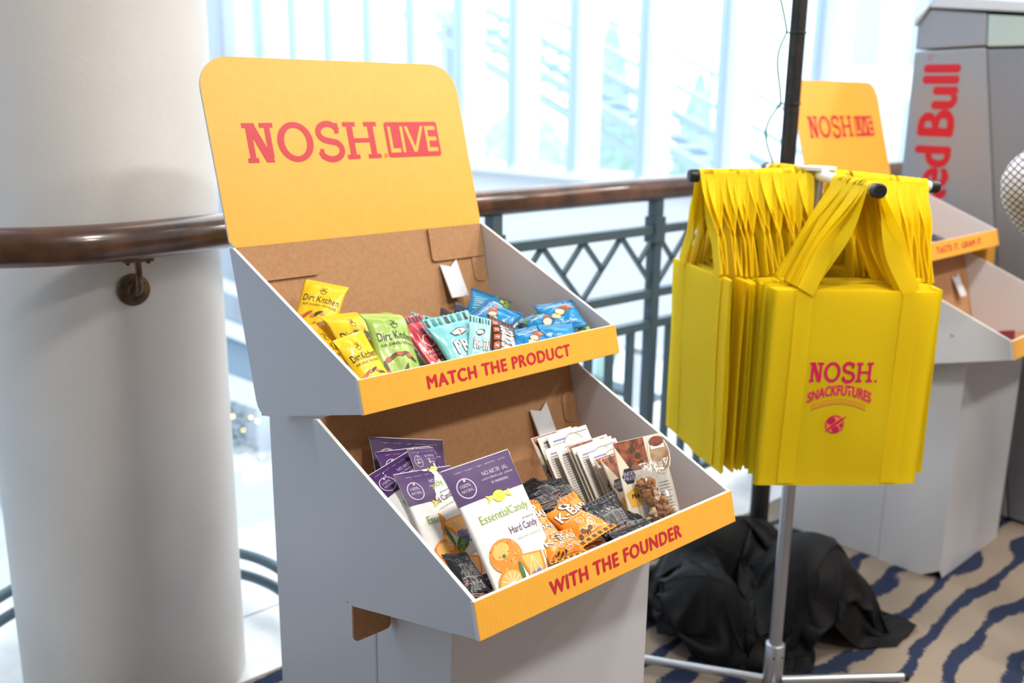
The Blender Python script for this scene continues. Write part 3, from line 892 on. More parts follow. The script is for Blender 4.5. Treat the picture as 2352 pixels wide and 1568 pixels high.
def red_print(w, h, s):
    P = Print()
    for k in range(6): P.rect((-.44+.15*k)*w, .90*h, (-.36+.15*k)*w, .985*h, INK, 1)
    P.ring(-.05*w, .62*h, .22*w, .085*h, .03*w, INKW, 2); P.ring(.22*w, .66*h, .15*w, .06*h, .02*w, INKW, 2)
    P.text('PROTEIN', -.36*w, .46*h, .34*w, .50*h, INKW, 2); P.text('COOKIE', -.36*w, .41*h, .30*w, .44*h, INKW, 2)
    P.text('LOVE', -.42*w, .14*h, .42*w, .36*h, INKW, 2, bold=.06); P.rect(-.46*w, .10*h, .46*w, .125*h, CRM, 1)
    return P
def blue_print(w, h, s, label=False, green=False):
    P = Print(); R = random.Random(s)
    P.rect(-.5*w, .90*h, .5*w, .995*h, BD, 0); P.rect(-.5*w, .005*h, .5*w, .08*h, BD, 0)
    if green:
        for k in range(14): P.ell(R.uniform(-.45, .45)*w, R.uniform(.80, .99)*h, .07*w, .05*h, R.choice((VG, VG2)), 1, R.uniform(0, 90), 8)
    if label:
        for k in range(26): P.ell(R.uniform(.12, .47)*w, R.uniform(.02, .98)*h, .07*w, .06*h, R.choice((VG, VG2, VG)), 1, R.uniform(0, 90), 8)
        for k in range(5): P.ell(R.uniform(.2, .45)*w, R.uniform(.7, .95)*h, .03*w, .05*h, VY, 2, R.uniform(0, 90), 6)
        P.poly(rrect(.04*w, .22*h, .32*w, .62*h, .02*w), CRM, 3); bars(P, .07*w, .30*h, .29*w, .57*h, INK, 14, 4)
        for k in range(6): P.rect(-.40*w, (.28+.07*k)*h, (-.05-.03*(k % 2))*w, (.305+.07*k)*h, TBL, 2)
    else:
        P.ell(.05*w, .55*h, .20*w, .12*h, NUTB, 2, 25); P.ell(-.06*w, .48*h, .15*w, .12*h, CHAR, 3); P.ell(-.06*w, .48*h, .125*w, .10*h, NUT, 4); P.ell(-.06*w, .48*h, .085*w, .07*h, CRM, 5)
        P.ell(-.20*w, .37*h, .11*w, .085*h, NUT, 3, -20); P.ell(.26*w, .60*h, .10*w, .06*h, VP, 3)
        P.text('macadamia', -.36*w, .70*h, .30*w, .765*h, INKW, 2); P.ring(.30*w, .78*h, .07*w, .055*h, .012*w, INKW, 2)
        P.text('NET WT 0.5 OZ', -.30*w, .16*h, .25*w, .19*h, INKW, 2)
    return P
KIND = {   # base material, print, puff, seal fraction, zigzag
 'veg_green': (GB, lambda w, h, s: veg_print(w, h, s, True), .015, .07, .0),
 'veg_yellow': (YB, lambda w, h, s: veg_print(w, h, s, False), .015, .07, .0),
 'red_bar': (RB, red_print, .010, .10, .0014), 'teal': (TB, teal_print, .013, .12, .0016), 'teal_plain': (TBL, teal_print, .010, .10, .0014),
 'cookie': (DB, cookie_print, .013, .09, .0014), 'dark': (DB, black_print, .008, .12, .0014), 'navy': (NB, black_print, .008, .12, .0014),
 'blue_label': (BB, lambda w, h, s: blue_print(w, h, s, True), .012, .09, .0), 'blue_nut': (BB, blue_print, .013, .09, .0),
 'blue_tri': (BB, lambda w, h, s: blue_print(w, h, s), .009, .08, .0), 'blue_green': (BB, lambda w, h, s: blue_print(w, h, s, False, True), .012, .09, .0),
 'candy': (CW, candy_print, .009, .03, .0), 'k_bar': (OB, kbar_print, .017, .10, .0016), 'black_bar': (KB, black_print, .009, .10, .0014),
}
def make_packet(kind, name, w, h, seed, label, cat, group, mw):
    m, pf, puff, seal, zig = KIND[kind]
    puff = min(puff, w*.17)
    fn = bag_fn(w, h, puff, seed, seal, seal, bend=random.Random(seed).uniform(-.25, .25), curl=random.Random(seed+5).uniform(-.3, .8) if kind.startswith('veg') else 0, wr=.55 if kind == 'candy' else 1.0)
    o = link(name, bag_mesh(name, fn, w, h, m, zig=zig), None, mw)
    props(o, label, cat, group)
    P = pf(w, h, seed)
    # keep the print inside the outline
    L = []
    for vs, fs, mm, ly in P.L:
        L.append(([(max(-.492*w, min(.492*w, x)), max(.006*h, min(.994*h, y))) for x, y in vs], fs, mm, ly))
    P.L = L
    def surf(x, y, off): return fn(x, y, 1)+Vector((0, -off, 0))
    link('printing', P.mesh('printing', surf, maxlen=.008), o)
    return o
def frame_matrix(T, o, u, v):
    u = Vector(u).normalized(); v = Vector(v); v = (v-u*v.dot(u)).normalized()
    yv = v.cross(u)
    M = Matrix(((u.x, yv.x, v.x, o[0]), (u.y, yv.y, v.y, o[1]), (u.z, yv.z, v.z, o[2]), (0, 0, 0, 1)))
    return T @ M

# frames of the packets in tray coordinates: kind, tray, foot, width axis, height axis, width, height
PACKETS = [
 ('veg_green', 1, (0.1158, 0.0342, 0.0128), (0.9883, 0.0, -0.1524), (0.1495, 0.4141, 0.8979), 0.0889, 0.1589),
 ('veg_yellow_a', 1, (0.0683, 0.024, 0.0119), (0.9866, 0.0, 0.163), (-0.1152, 0.4656, 0.8775), 0.0632, 0.131),
 ('veg_yellow_b', 1, (0.0933, 0.0832, 0.0079), (0.9988, 0.0, -0.0483), (0.0646, 0.5098, 0.8579), 0.0807, 0.1898),
 ('veg_yellow_c', 1, (0.0515, 0.2261, 0.1121), (0.7212, -0.6008, -0.3448), (0.3193, 0.3753, 0.8701), 0.0819, 0.1437),
 ('veg_yellow_d', 1, (0.0636, 0.0753, 0.0077), (0.9974, 0.0, 0.0715), (-0.0134, 0.6507, 0.7592), 0.0465, 0.1916),
 ('veg_green', 1, (0.1648, 0.078, 0.0084), (0.9959, -0.0819, -0.0395), (0.1285, 0.7169, 0.6852), 0.1221, 0.2329),
 ('veg_green', 1, (0.1539, 0.1616, 0.0091), (0.997, 0.0, 0.0778), (-0.0103, 0.6327, 0.7743), 0.0808, 0.2029),
 ('red_bar', 1, (0.2269, 0.0429, 0.0063), (0.9857, 0.1685, 0.0105), (-0.0171, 0.5545, 0.832), 0.0594, 0.1571),
 ('teal', 1, (0.2233, 0.1275, 0.0193), (0.8642, -0.3024, -0.4022), (0.4744, 0.4739, 0.7418), 0.0661, 0.153),
 ('teal', 1, (0.2777, 0.025, 0.0083), (0.9957, 0.0845, 0.0383), (0.0057, 0.5275, 0.8496), 0.1183, 0.1422),
 ('teal_plain', 1, (0.2562, 0.0275, 0.0148), (0.8425, -0.3484, -0.4109), (0.5221, 0.3172, 0.7917), 0.0431, 0.1261),
 ('cookie', 1, (0.3301, 0.0319, 0.02), (0.8573, -0.1734, -0.4847), (0.5017, 0.5027, 0.704), 0.0577, 0.1155),
 ('dark', 1, (0.3028, 0.193, 0.0156), (0.8018, -0.2757, -0.5302), (0.5875, 0.4224, 0.6902), 0.0363, 0.1704),
 ('navy', 1, (0.3852, 0.2174, 0.0166), (0.8676, -0.2127, -0.4494), (0.5015, 0.4225, 0.755), 0.047, 0.1601),
 ('blue_label', 1, (0.4799, 0.2514, 0.0891), (0.7318, -0.491, -0.4726), (0.6597, 0.4108, 0.6293), 0.0917, 0.1),
 ('blue_tri', 1, (0.4163, 0.0947, 0.0851), (0.9263, 0.0, 0.3769), (-0.1155, 0.8367, 0.5353), 0.0691, 0.09),
 ('blue_nut', 1, (0.4407, 0.1121, 0.0558), (0.8401, -0.3371, -0.4249), (0.5551, 0.56, 0.615), 0.0445, 0.09),
 ('blue_nut', 1, (0.53, 0.0553, 0.0609), (0.9395, -0.3423, -0.0135), (0.2033, 0.719, 0.6646), 0.0876, 0.083),
 ('blue_green', 1, (0.5121, 0.0619, 0.0432), (0.9787, 0.0, 0.2055), (-0.0723, 0.7425, 0.6659), 0.0825, 0.085),
 ('blue_nut', 1, (0.4285, 0.0257, 0.0233), (0.9979, -0.0641, -0.0121), (0.127, 0.7098, 0.6928), 0.078, 0.08),
 ('blue_label', 1, (0.4859, 0.025, 0.0164), (-0.9891, 0.1113, 0.0962), (0.2247, 0.4459, 0.8664), 0.0898, 0.0673),
 ('blue_tri', 1, (0.3676, 0.024, 0.0088), (0.9511, -0.2055, -0.2305), (0.3838, 0.4347, 0.8147), 0.0243, 0.0656),
 ('veg_green', 1, (0.5684, 0.024, 0.0075), (0.9727, -0.1983, 0.1205), (0.1212, 0.4686, 0.875), 0.0252, 0.0608),
 ('candy', 2, (0.1364, 0.024, 0.0077), (0.9997, 0.0, 0.0243), (0.0239, 0.3944, 0.9186), 0.1389, 0.2308),
 ('candy', 2, (0.0786, 0.1024, 0.014), (0.9934, 0.0, -0.115), (0.0663, 0.5002, 0.8634), 0.1139, 0.2252),
 ('candy', 2, (0.1069, 0.225, 0.0553), (0.9676, 0.0, -0.2524), (0.2406, 0.4548, 0.8575), 0.1564, 0.22),
 ('candy', 2, (0.0707, 0.1648, 0.0623), (0.9721, -0.2046, -0.1151), (0.1098, 0.5687, 0.8152), 0.1002, 0.2157),
 ('candy', 2, (0.0982, 0.1241, 0.0783), (0.958, -0.0916, 0.2718), (-0.1275, 0.6544, 0.7453), 0.1059, 0.2),
 ('candy', 2, (0.103, 0.1673, 0.1067), (0.9822, 0.0886, -0.1657), (0.1426, 0.4682, 0.872), 0.0564, 0.15),
 ('k_bar', 2, (0.3056, 0.045, 0.054), (0.9916, 0.0, 0.1293), (-0.0472, 0.8195, 0.5712), 0.0868, 0.0976),
 ('k_bar', 2, (0.2213, 0.0792, 0.0656), (0.9501, 0.1623, -0.2665), (0.1821, 0.5915, 0.7855), 0.0616, 0.0774),
 ('k_bar', 2, (0.2173, 0.028, 0.047), (0.9973, 0.0, -0.0736), (0.1, 0.6744, 0.7316), 0.084, 0.0474),
 ('k_bar', 2, (0.2179, 0.06, 0.0612), (0.9997, 0.0, 0.0236), (0.0221, 0.7671, 0.6411), 0.0602, 0.0521),
 ('black_bar', 2, (0.3143, 0.1223, 0.1005), (0.9797, 0.1553, 0.127), (-0.0583, 0.9191, 0.3897), 0.0644, 0.09),
 ('black_bar', 2, (0.288, 0.1151, 0.1017), (0.9986, 0.0, -0.0536), (0.1206, 0.9319, 0.3422), 0.0593, 0.075),
 ('black_bar', 2, (0.2768, 0.1145, 0.1), (0.9966, 0.0, -0.0818), (0.1218, 0.9181, 0.377), 0.0745, 0.055),
 ('black_bar', 2, (0.3349, 0.1224, 0.086), (0.9903, -0.0913, -0.1044), (0.2078, 0.8143, 0.542), 0.0548, 0.08),
 ('black_bar', 2, (0.3598, 0.0402, 0.0351), (0.9983, 0.0, 0.0579), (-0.0483, 0.5605, 0.8268), 0.0832, 0.08),
 ('black_bar', 2, (0.3845, 0.0287, 0.0243), (0.9977, 0.0, -0.0671), (0.1316, 0.6891, 0.7126), 0.0903, 0.06),
 ('black_bar', 2, (0.3696, 0.024, 0.0252), (0.9984, -0.0472, -0.0305), (0.1705, 0.4447, 0.8793), 0.106, 0.0304),
 ('black_bar', 2, (0.0442, 0.0433, 0.0493), (0.981, -0.0907, -0.1714), (0.075, 0.8169, 0.5719), 0.0452, 0.0786),
 ('black_bar', 2, (0.0424, 0.0351, 0.0317), (0.9532, 0.0, -0.3025), (0.0671, 0.7283, 0.682), 0.0428, 0.0685),
 ('card_front', 2, (0.4437, 0.2008, 0.004), (1.0, 0.0, 0.0), (0.0, 0.3535, 0.9354), 0.105, 0.2013),
 ('card_back', 2, (0.4497, 0.1913, 0.004), (1.0, 0.0, 0.0), (0.0, 0.3535, 0.9354), 0.105, 0.2001),
 ('card_back', 2, (0.4648, 0.1813, 0.004), (1.0, 0.0, 0.0), (0.0, 0.3535, 0.9354), 0.105, 0.2001),
 ('card_back', 2, (0.4353, 0.1676, 0.004), (1.0, 0.0, 0.0), (0.0, 0.3542, 0.9352), 0.105, 0.1818),
 ('card_back', 2, (0.4479, 0.1514, 0.004), (1.0, 0.0, 0.0), (0.0, 0.3544, 0.9351), 0.105, 0.1766),
 ('card_front', 2, (0.4649, 0.1378, 0.004), (1.0, 0.0, 0.0), (0.0, 0.3542, 0.9352), 0.105, 0.1813),
 ('card_back', 2, (0.4654, 0.1289, 0.004), (1.0, 0.0, 0.0), (0.0, 0.3543, 0.9351), 0.105, 0.178),
 ('card_back', 2, (0.4668, 0.1204, 0.004), (1.0, 0.0, 0.0), (0.0, 0.3545, 0.9351), 0.105, 0.1737),
 ('card_back', 2, (0.478, 0.1073, 0.004), (1.0, 0.0, 0.0), (0.0, 0.3549, 0.9349), 0.105, 0.1654),
 ('card_front', 2, (0.4741, 0.0926, 0.004), (1.0, 0.0, 0.0), (0.0, 0.3553, 0.9347), 0.105, 0.156),
 ('card_front', 2, (0.4711, 0.0741, 0.004), (1.0, 0.0, 0.0), (0.0, 0.3553, 0.9348), 0.105, 0.1574),
 ('card_front', 2, (0.4453, 0.04, 0.0066), (0.9019, -0.4318, 0.0137), (0.1746, 0.1398, 0.9747), 0.0926, 0.1789),
]
LABELS = [
 'green veggie snack bag standing front-most in the upper tray',
 'yellow veggie snack bag with folded top leaning beside the green bag',
 'yellow veggie snack bag upright behind the folded-top yellow one',
 'yellow snack bag printed with roots leaning in the back corner',
 'narrow yellow snack bag squeezed against the left side panel',
 'green snack bag tilted far back behind the upright ones',
 'green snack bag lying lowest against the brown back panel',
 'pink-red wrapped bar between the green bag and teal bars',
 'teal wrapped bar half hidden behind the pink-red bar',
 'large teal wrapped bar with white block letters',
 'light teal wrapper overlapping the lettered teal bar',
 'dark brown wrapped bar with big cream letters running down',
 'dark maroon wrapped bar poking up at the brown back panel',
 'navy wrapped bar poking up at the brown back panel',
 'blue nut packet with barcode and green print near the white tongue',
 'blue nut packet with a pointed corner behind the brown bar',
 'blue nut packet with nut picture leaning below the barcode packet',
 'blue nut packet topmost on the pile by the right side panel',
 'blue and green nut packet under the topmost blue one',
 'blue nut packet with nut picture resting against the front lip',
 'blue nut packet with barcode resting against the front lip',
 'small blue packet corner between brown bar and front lip',
 'tiny green packet corner at the right end of the front lip',
 'white and purple candy pouch with oranges, standing free in front',
 'white and purple candy pouch with oranges, leaning on the left panel',
 'purple-topped candy pouch highest against the brown back panel',
 'purple-topped candy pouch wedged in the back left corner',
 'purple-topped candy pouch tipped diagonally over its neighbours',
 'narrow purple candy pouch with its corner folded up',
 'plump orange wrapped bar with white letters on top of the pile',
 'orange wrapped bar upright beside the white candy pouch',
 'orange wrapped bar lowest against the yellow front lip',
 'small orange wrapped bar between the plump one and candy pouch',
 'navy-black wrapped bar highest behind the orange bars',
 'black wrapped bar with beige print above the grey-labelled one',
 'black wrapped bar with grey label just above the orange bars',
 'black wrapped bar leaning on the rearmost sample cards',
 'glossy black wrapped bar between orange bar and sample cards',
 'black wrapped bar with barcode at the foot of the cards',
 'flat black wrapped bar along the yellow front lip by the cards',
 'black wrapped bar under the leaning candy pouch',
 'black wrapped bar beside the foot of the free-standing candy pouch',
 'sample card showing a dark photo top, rearmost in the row',
 'white-backed sample card right behind the rearmost dark one',
 'white-backed sample card with orange marks standing tallest in the row',
 'white-backed sample card, first of the shorter ones',
 'white-backed sample card just behind the brown-topped one',
 'brown-topped sample card in the middle of the row',
 'white-backed sample card just in front of the brown-topped one',
 'white-backed sample card second in front of the brown-topped one',
 'white-backed sample card behind the two honeycomb-badge cards',
 'sample card with honeycomb badge mostly covered by its neighbour',
 'sample card with honeycomb badge and clear crinkled film pouch',
 'sample card with whole front showing granola in a clear pouch',
]
NAMES = {'veg_green': ('snack_bag', 'snack bag'), 'veg_yellow': ('snack_bag', 'snack bag'), 'red_bar': ('wrapped_bar', 'wrapped bar'), 'teal': ('wrapped_bar', 'wrapped bar'),
 'teal_plain': ('wrapped_bar', 'wrapped bar'), 'cookie': ('wrapped_bar', 'wrapped bar'), 'dark': ('wrapped_bar', 'wrapped bar'), 'navy': ('wrapped_bar', 'wrapped bar'),
 'blue_label': ('nut_packet', 'nut packet'), 'blue_nut': ('nut_packet', 'nut packet'), 'blue_tri': ('nut_packet', 'nut packet'), 'blue_green': ('nut_packet', 'nut packet'),
 'candy': ('candy_pouch', 'candy pouch'), 'k_bar': ('wrapped_bar', 'wrapped bar'), 'black_bar': ('wrapped_bar', 'wrapped bar')}
GROUPS = {'snack_bag': 'snack bags in the upper tray', 'nut_packet': 'blue nut packets in the upper tray', 'candy_pouch': 'candy pouches in the lower tray'}
CLEAR = bpy.data.materials.new('clear_film'); CLEAR.use_nodes = True
_n = CLEAR.node_tree; _n.nodes.remove(_n.nodes['Principled BSDF'])
_a = _n.nodes.new('ShaderNodeBsdfTransparent'); _a.inputs[0].default_value = (.97, .97, .97, 1)
_b = _n.nodes.new('ShaderNodeBsdfGlossy'); _b.inputs['Roughness'].default_value = .2
_g = _n.nodes.new('ShaderNodeLayerWeight'); _g.inputs[0].default_value = .25
_f = _n.nodes.new('ShaderNodeMath'); _f.operation = 'MULTIPLY_ADD'; _f.inputs[1].default_value = .6; _f.inputs[2].default_value = .10; _n.links.new(_g.outputs['Facing'], _f.inputs[0])
_m = _n.nodes.new('ShaderNodeMixShader')
_n.links.new(_f.outputs[0], _m.inputs[0]); _n.links.new(_a.outputs[0], _m.inputs[1]); _n.links.new(_b.outputs[0], _m.inputs[2]); _n.links.new(_m.outputs[0], _n.nodes['Material Output'].inputs['Surface'])
CARDW = mat('sample_card', (232, 228, 220), .45, coat=.2)
GRAN = mat('granola', (128, 78, 38), .5, bump=(240., .6, 4), noise_col=((186, 128, 66), 120.))
GRAN2 = mat('granola_pale', (214, 188, 148), .5, bump=(240., .6, 4))
PHOTO = mat('photo_granola', (104, 56, 44), .45, noise_col=((176, 104, 72), 70.))
PHOTO2 = mat('photo_jar', (188, 160, 130), .45, noise_col=((148, 112, 82), 50.))
def make_card(front, w, h, seed, label, mw):
    o = MB().box((-w/2, -.0008, 0), (w/2, .0008, h), CARDW).build('sample_card', None, mw)
    props(o, label, 'sample card', 'sample cards in the lower tray')
    P = Print(); R = random.Random(seed)
    if front:
        P.rect(-.48*w, .70*h, .12*w, .995*h, PHOTO, 0)
        for k in range(9): P.ell(R.uniform(-.34, .06)*w, R.uniform(.74, .96)*h, .07*w, .035*h, R.choice((MAR, VB, VR)), 1, R.uniform(0, 90), 9)
        P.poly([(-.49*w, .97*h), (-.49*w, .02*h), (-.22*w, .02*h), (-.22*w, .66*h)], CRM, 2)
        P.ell(.36*w, .80*h, .22*w, .19*h, CRM, 1); P.ell(.37*w, .80*h, .19*w, .165*h, PHOTO2, 2)
        P.rect(.22*w, .86*h, .5*w, .90*h, INKW, 3); P.ell(.36*w, .93*h, .15*w, .05*h, MAR, 3)
        P.ell(-.33*w, .66*h, .135*w, .085*h, CHAR, 3, 0, 6); P.text('BEE', -.43*w, .665*h, -.23*w, .70*h, VLP, 4, bold=.02); P.text('FREE', -.44*w, .62*h, -.22*w, .655*h, VLP, 4, bold=.02)
        P.poly([(-.47*w, .50*h), (-.20*w, .56*h), (-.20*w, .36*h), (-.40*w, .36*h)], AMB, 3); P.text('MIX', -.36*w, .44*h, -.20*w, .485*h, INK, 4, bold=.03)
        for k in range(16): P.rect(.22*w, (.08+.03*k)*h, (.40+.05*R.random())*w, (.087+.03*k)*h, VGY, 1)
    else:
        for k in range(26): P.rect(-.44*w, (.28+.025*k)*h, (-.20+.06*R.random())*w, (.286+.025*k)*h, VGY, 1)
        P.ell(.06*w, .82*h, .28*w, .15*h, CRM, 1); P.ring(.06*w, .82*h, .28*w, .15*h, .02*w, VGY, 2)
        for k in range(5): P.ell((-.10+.08*k)*w, (.80+.02*(k % 2))*h, .05*w, .03*h, NUT, 3, 30*k)
        for k in range(12): P.rect(.10*w, (.30+.03*k)*h, .44*w, (.308+.03*k)*h, VLP, 1)
        P.rect(.28*w, .70*h, .42*w, .725*h, VO, 2); P.rect(-.02*w, .955*h, .46*w, .965*h, VGY, 1); P.rect(-.47*w, .02*h, .47*w, .22*h, PHOTO, 1)
        P.rect(-.40*w, .93*h, -.1*w, .945*h, VL, 1)
    link('printing', P.mesh('printing', lambda x, y, off: Vector((x, -.0008-off, y))), o)
    return o
def pouch_on_card(o, w, h, seed):
    """clear film pouch with a granola cluster, fixed to the card"""
    fn = bag_fn(w*.74, h*.74, .012, seed, .05, .04, wr=1.6)
    def f2(x, y, s_): return fn(x, y, s_)+Vector((.08*w, -.016, .02*h))
    link('clear_pouch', bag_mesh('clear_pouch', f2, w*.74, h*.74, CLEAR), o)
    R = random.Random(seed); mb = MB()
    for k in range(70):
        zc = R.random(); c = Vector(((.04+.10*math.sin(zc*5)+R.uniform(-.13, .13))*w, -.013+R.uniform(-.004, .004), (.05+.52*zc)*h))
        if k < 10: c = Vector((R.uniform(-.22, -.02)*w, -.012, R.uniform(.05, .30)*h))
        r = R.uniform(.0035, .0085); ex, ez = R.uniform(.7, 1.5), R.uniform(.7, 1.5); m = GRAN2 if k < 10 else GRAN
        vs, fs = [], []
        for j in range(6):
            for i in range(8):
                a = 2*PI*i/8; ph = PI*(j+.5)/6
                d = Vector((math.sin(ph)*math.cos(a), .62*math.sin(ph)*math.sin(a), math.cos(ph)))
                vs.append(c+Vector((d.x*ex, d.y, d.z*ez))*r*(1+.9*noise.noise(d*1.9+c*300)))
        fs = [(j*8+i, j*8+(i+1) % 8, (j+1)*8+(i+1) % 8, (j+1)*8+i) for j in range(5) for i in range(8)]+[tuple(range(8)), tuple(reversed(range(40, 48)))]
        mb.add(vs, fs, m, True)
    g = mb.build('granola_cluster', o); g['kind'] = 'stuff'
made = {}
for i, (k, t, org, u, v, w, h) in enumerate(PACKETS):
    mw = frame_matrix(T1 if t == 1 else T2, org, u, v)
    if k.startswith('card'):
        o = make_card(k == 'card_front', w, h, i, LABELS[i], mw)
        if i >= len(PACKETS)-2: pouch_on_card(o, w, h, i)
        continue
    kk = 'veg_yellow' if k.startswith('veg_yellow') else k
    nm, cat = NAMES[kk]
    grp = GROUPS.get(nm, 'wrapped bars in the upper tray' if t == 1 else 'wrapped bars in the lower tray')
    made.setdefault(kk, make_packet(kk, nm, w, h, i*1.37+.5, LABELS[i], cat, grp, mw))
# packets lying underneath the pile in the lower tray and the upper tray
for j, (k, t, x, d, hh, rot) in enumerate((('black_bar', 2, .30, .17, .014, .5), ('black_bar', 2, .22, .21, .012, -.4), ('k_bar', 2, .26, .07, .014, .2), ('k_bar', 2, .33, .11, .030, -.3), ('black_bar', 2, .085, .08, .014, .25),
        ('blue_nut', 1, .47, .22, .014, .3), ('blue_nut', 1, .50, .13, .016, 1.2), ('blue_nut', 1, .42, .17, .016, -.5), ('blue_nut', 1, .46, .26, .036, .2), ('blue_nut', 1, .53, .21, .034, .9))):
    c = copy_tree(made[k]); T = T1 if t == 1 else T2
    c.matrix_basis = T @ Matrix.Translation((x, d, hh)) @ Matrix.Rotation(rot, 4, 'Z') @ Matrix.Rotation(-PI/2, 4, 'X') @ Matrix.Translation((0, 0, -.045))
    if j == 3: c['label'] = 'orange wrapped bar lying flat beneath the plump orange bar'; continue
    c['label'] = {'black_bar': 'black wrapped bar lying flat under the lower tray pile', 'k_bar': 'orange wrapped bar lying flat under the other orange bars', 'blue_nut': 'blue nut packet lying flat under the other blue packets'}[k]
# packets in the second display
D2 = disp2.matrix_basis.copy()
D2 = Matrix.Translation((2.157, .121, 0)) @ Matrix.Rotation(.019, 4, 'Z')
for k, t, x, d, hh, rz, lean, lab in (('blue_nut', 1, .40, .12, .03, .2, .9, 'blue nut packet in the upper tray of the display by the cooler'), ('navy', 1, .46, .10, .025, -.3, 1.1, 'dark wrapped bar in the upper tray of the display by the cooler'),
        ('blue_green', 1, .30, .14, .03, .5, .9, 'blue and green nut packet in the display by the cooler'),
        ('red_bar', 2, .09, .10, .03, .7, 1.1, 'red wrapped bar with white label in the display by the cooler'), ('red_bar', 2, .14, .16, .04, -.5, 1.0, 'red wrapped bar leaning at the back of the lower tray by the cooler'), ('red_bar', 2, .20, .09, .03, 1.9, 1.2, 'red wrapped bar lying sideways in the display by the cooler'), ('teal', 2, .12, .06, .012, .3, 1.3, 'teal wrapped bar in the lower tray of the display by the cooler')):
    c = copy_tree(made[k])
    c.matrix_basis = D2 @ (T1 if t == 1 else T2) @ Matrix.Translation((x, d, hh)) @ Matrix.Rotation(rz, 4, 'Z') @ Matrix.Rotation(-lean, 4, 'X') @ Matrix.Translation((0, 0, -.03))
    c['label'] = lab; c['group'] = 'packets in the second display'

# ============================================================ TOTE RACK
ALU = mat('brushed_aluminium', (178, 182, 190), .34, metal=.85)
ALUW = mat('white_tube', (226, 228, 230), .35)
BLK = mat('black_plastic', (24, 24, 26), .4)
RX, RYY, ZA, AL = 1.255, -.015, 1.365, .29
rk = thing('tote_rack', (RX, RYY, 0), label='silver four-arm rack on a tube pole holding yellow tote bags', cat='rack')
MB().tube([(0, 0, .10), (0, 0, ZA)], .0165, ALU, 24).build('pole', rk)
MB().lathe([(.0165, .150), (.022, .150), (.0255, .147), (.0255, .02), (.022, .018)], ALU, 28).build('base_hub', rk)
ANG = [math.radians(a) for a in (-125, -35, 145, 55)]
for a in [math.radians(q) for q in (119, -37, -139)]:
    d = Vector((math.cos(a), math.sin(a), 0))
    L = .365
    MB().tube([d*.024+Vector((0, 0, .038)), d*L+Vector((0, 0, .030))], .0125, ALU, 16).build('leg', rk)
    MB().lathe([(.0128, -.002), (.0128, .010), (.010, .012)], BLK, 16, d*L+Vector((0, 0, .030)), d.to_track_quat('Z', 'Y').to_matrix()).build('leg_cap', rk)
for a in (-150, -95, 20): 
    d = Vector((math.cos(math.radians(a)), math.sin(math.radians(a)), 0))
    MB().lathe([(.003, 0), (.003, .0266)], BLK, 8, (0, 0, .118), d.to_track_quat('Z', 'Y').to_matrix()).build('hub_screw', rk)
MB().box((-.032, -.032, ZA+.010), (.032, .032, ZA+.018), ALUW).build('top_plate', rk)
DROOP = [.010, .028, .004, .006]
for a, dr in zip(ANG, DROOP):
    d = Vector((math.cos(a), math.sin(a), 0))
    e = d*AL+Vector((0, 0, ZA-dr))
    MB().tube([d*.01+Vector((0, 0, ZA)), e], .0125, ALUW, 16).build('arm', rk)
    MB().lathe([(.0150, -.006), (.0155, .012), (.013, .016)], BLK, 20, e, (e-Vector((0, 0, ZA))).normalized().to_track_quat('Z', 'Y').to_matrix()).build('arm_cap', rk)

# ------------------------------------------------------------ tote bags
TOTE = mat('tote_yellow', (254, 234, 10), .72, transl=.48, bump=(900., .12, 2))
PINK = mat('tote_print_pink', (206, 18, 84), .5)
PEACH = mat('tote_print_peach', (250, 140, 70), .5)
BW, BH, ST = .372, .438, .118      # width, height, strap offset from the middle
def tote_fn(seed):
    def f(x, z, side):
        u = 2*x/BW; t = z/BH
        edge = max(0, 1-abs(u)**6)
        th = .0024+.0042*edge*(1-.45*t)+.0010*noise.noise(Vector((u*2.2, t*2.6, seed+side)))
        if abs(u) > .965 or t < .02: th += .0012
        wv = .007*noise.noise(Vector((u*.9, t*1.1, seed*1.9)))+.004*noise.noise(Vector((u*2.5, t*2.0, seed*2.3+4)))*(1-t*.4)
        return Vector((x*(1-.02*(1-t)*noise.noise(Vector((seed, t*2, 0)))), wv-side*th, z))
    return f
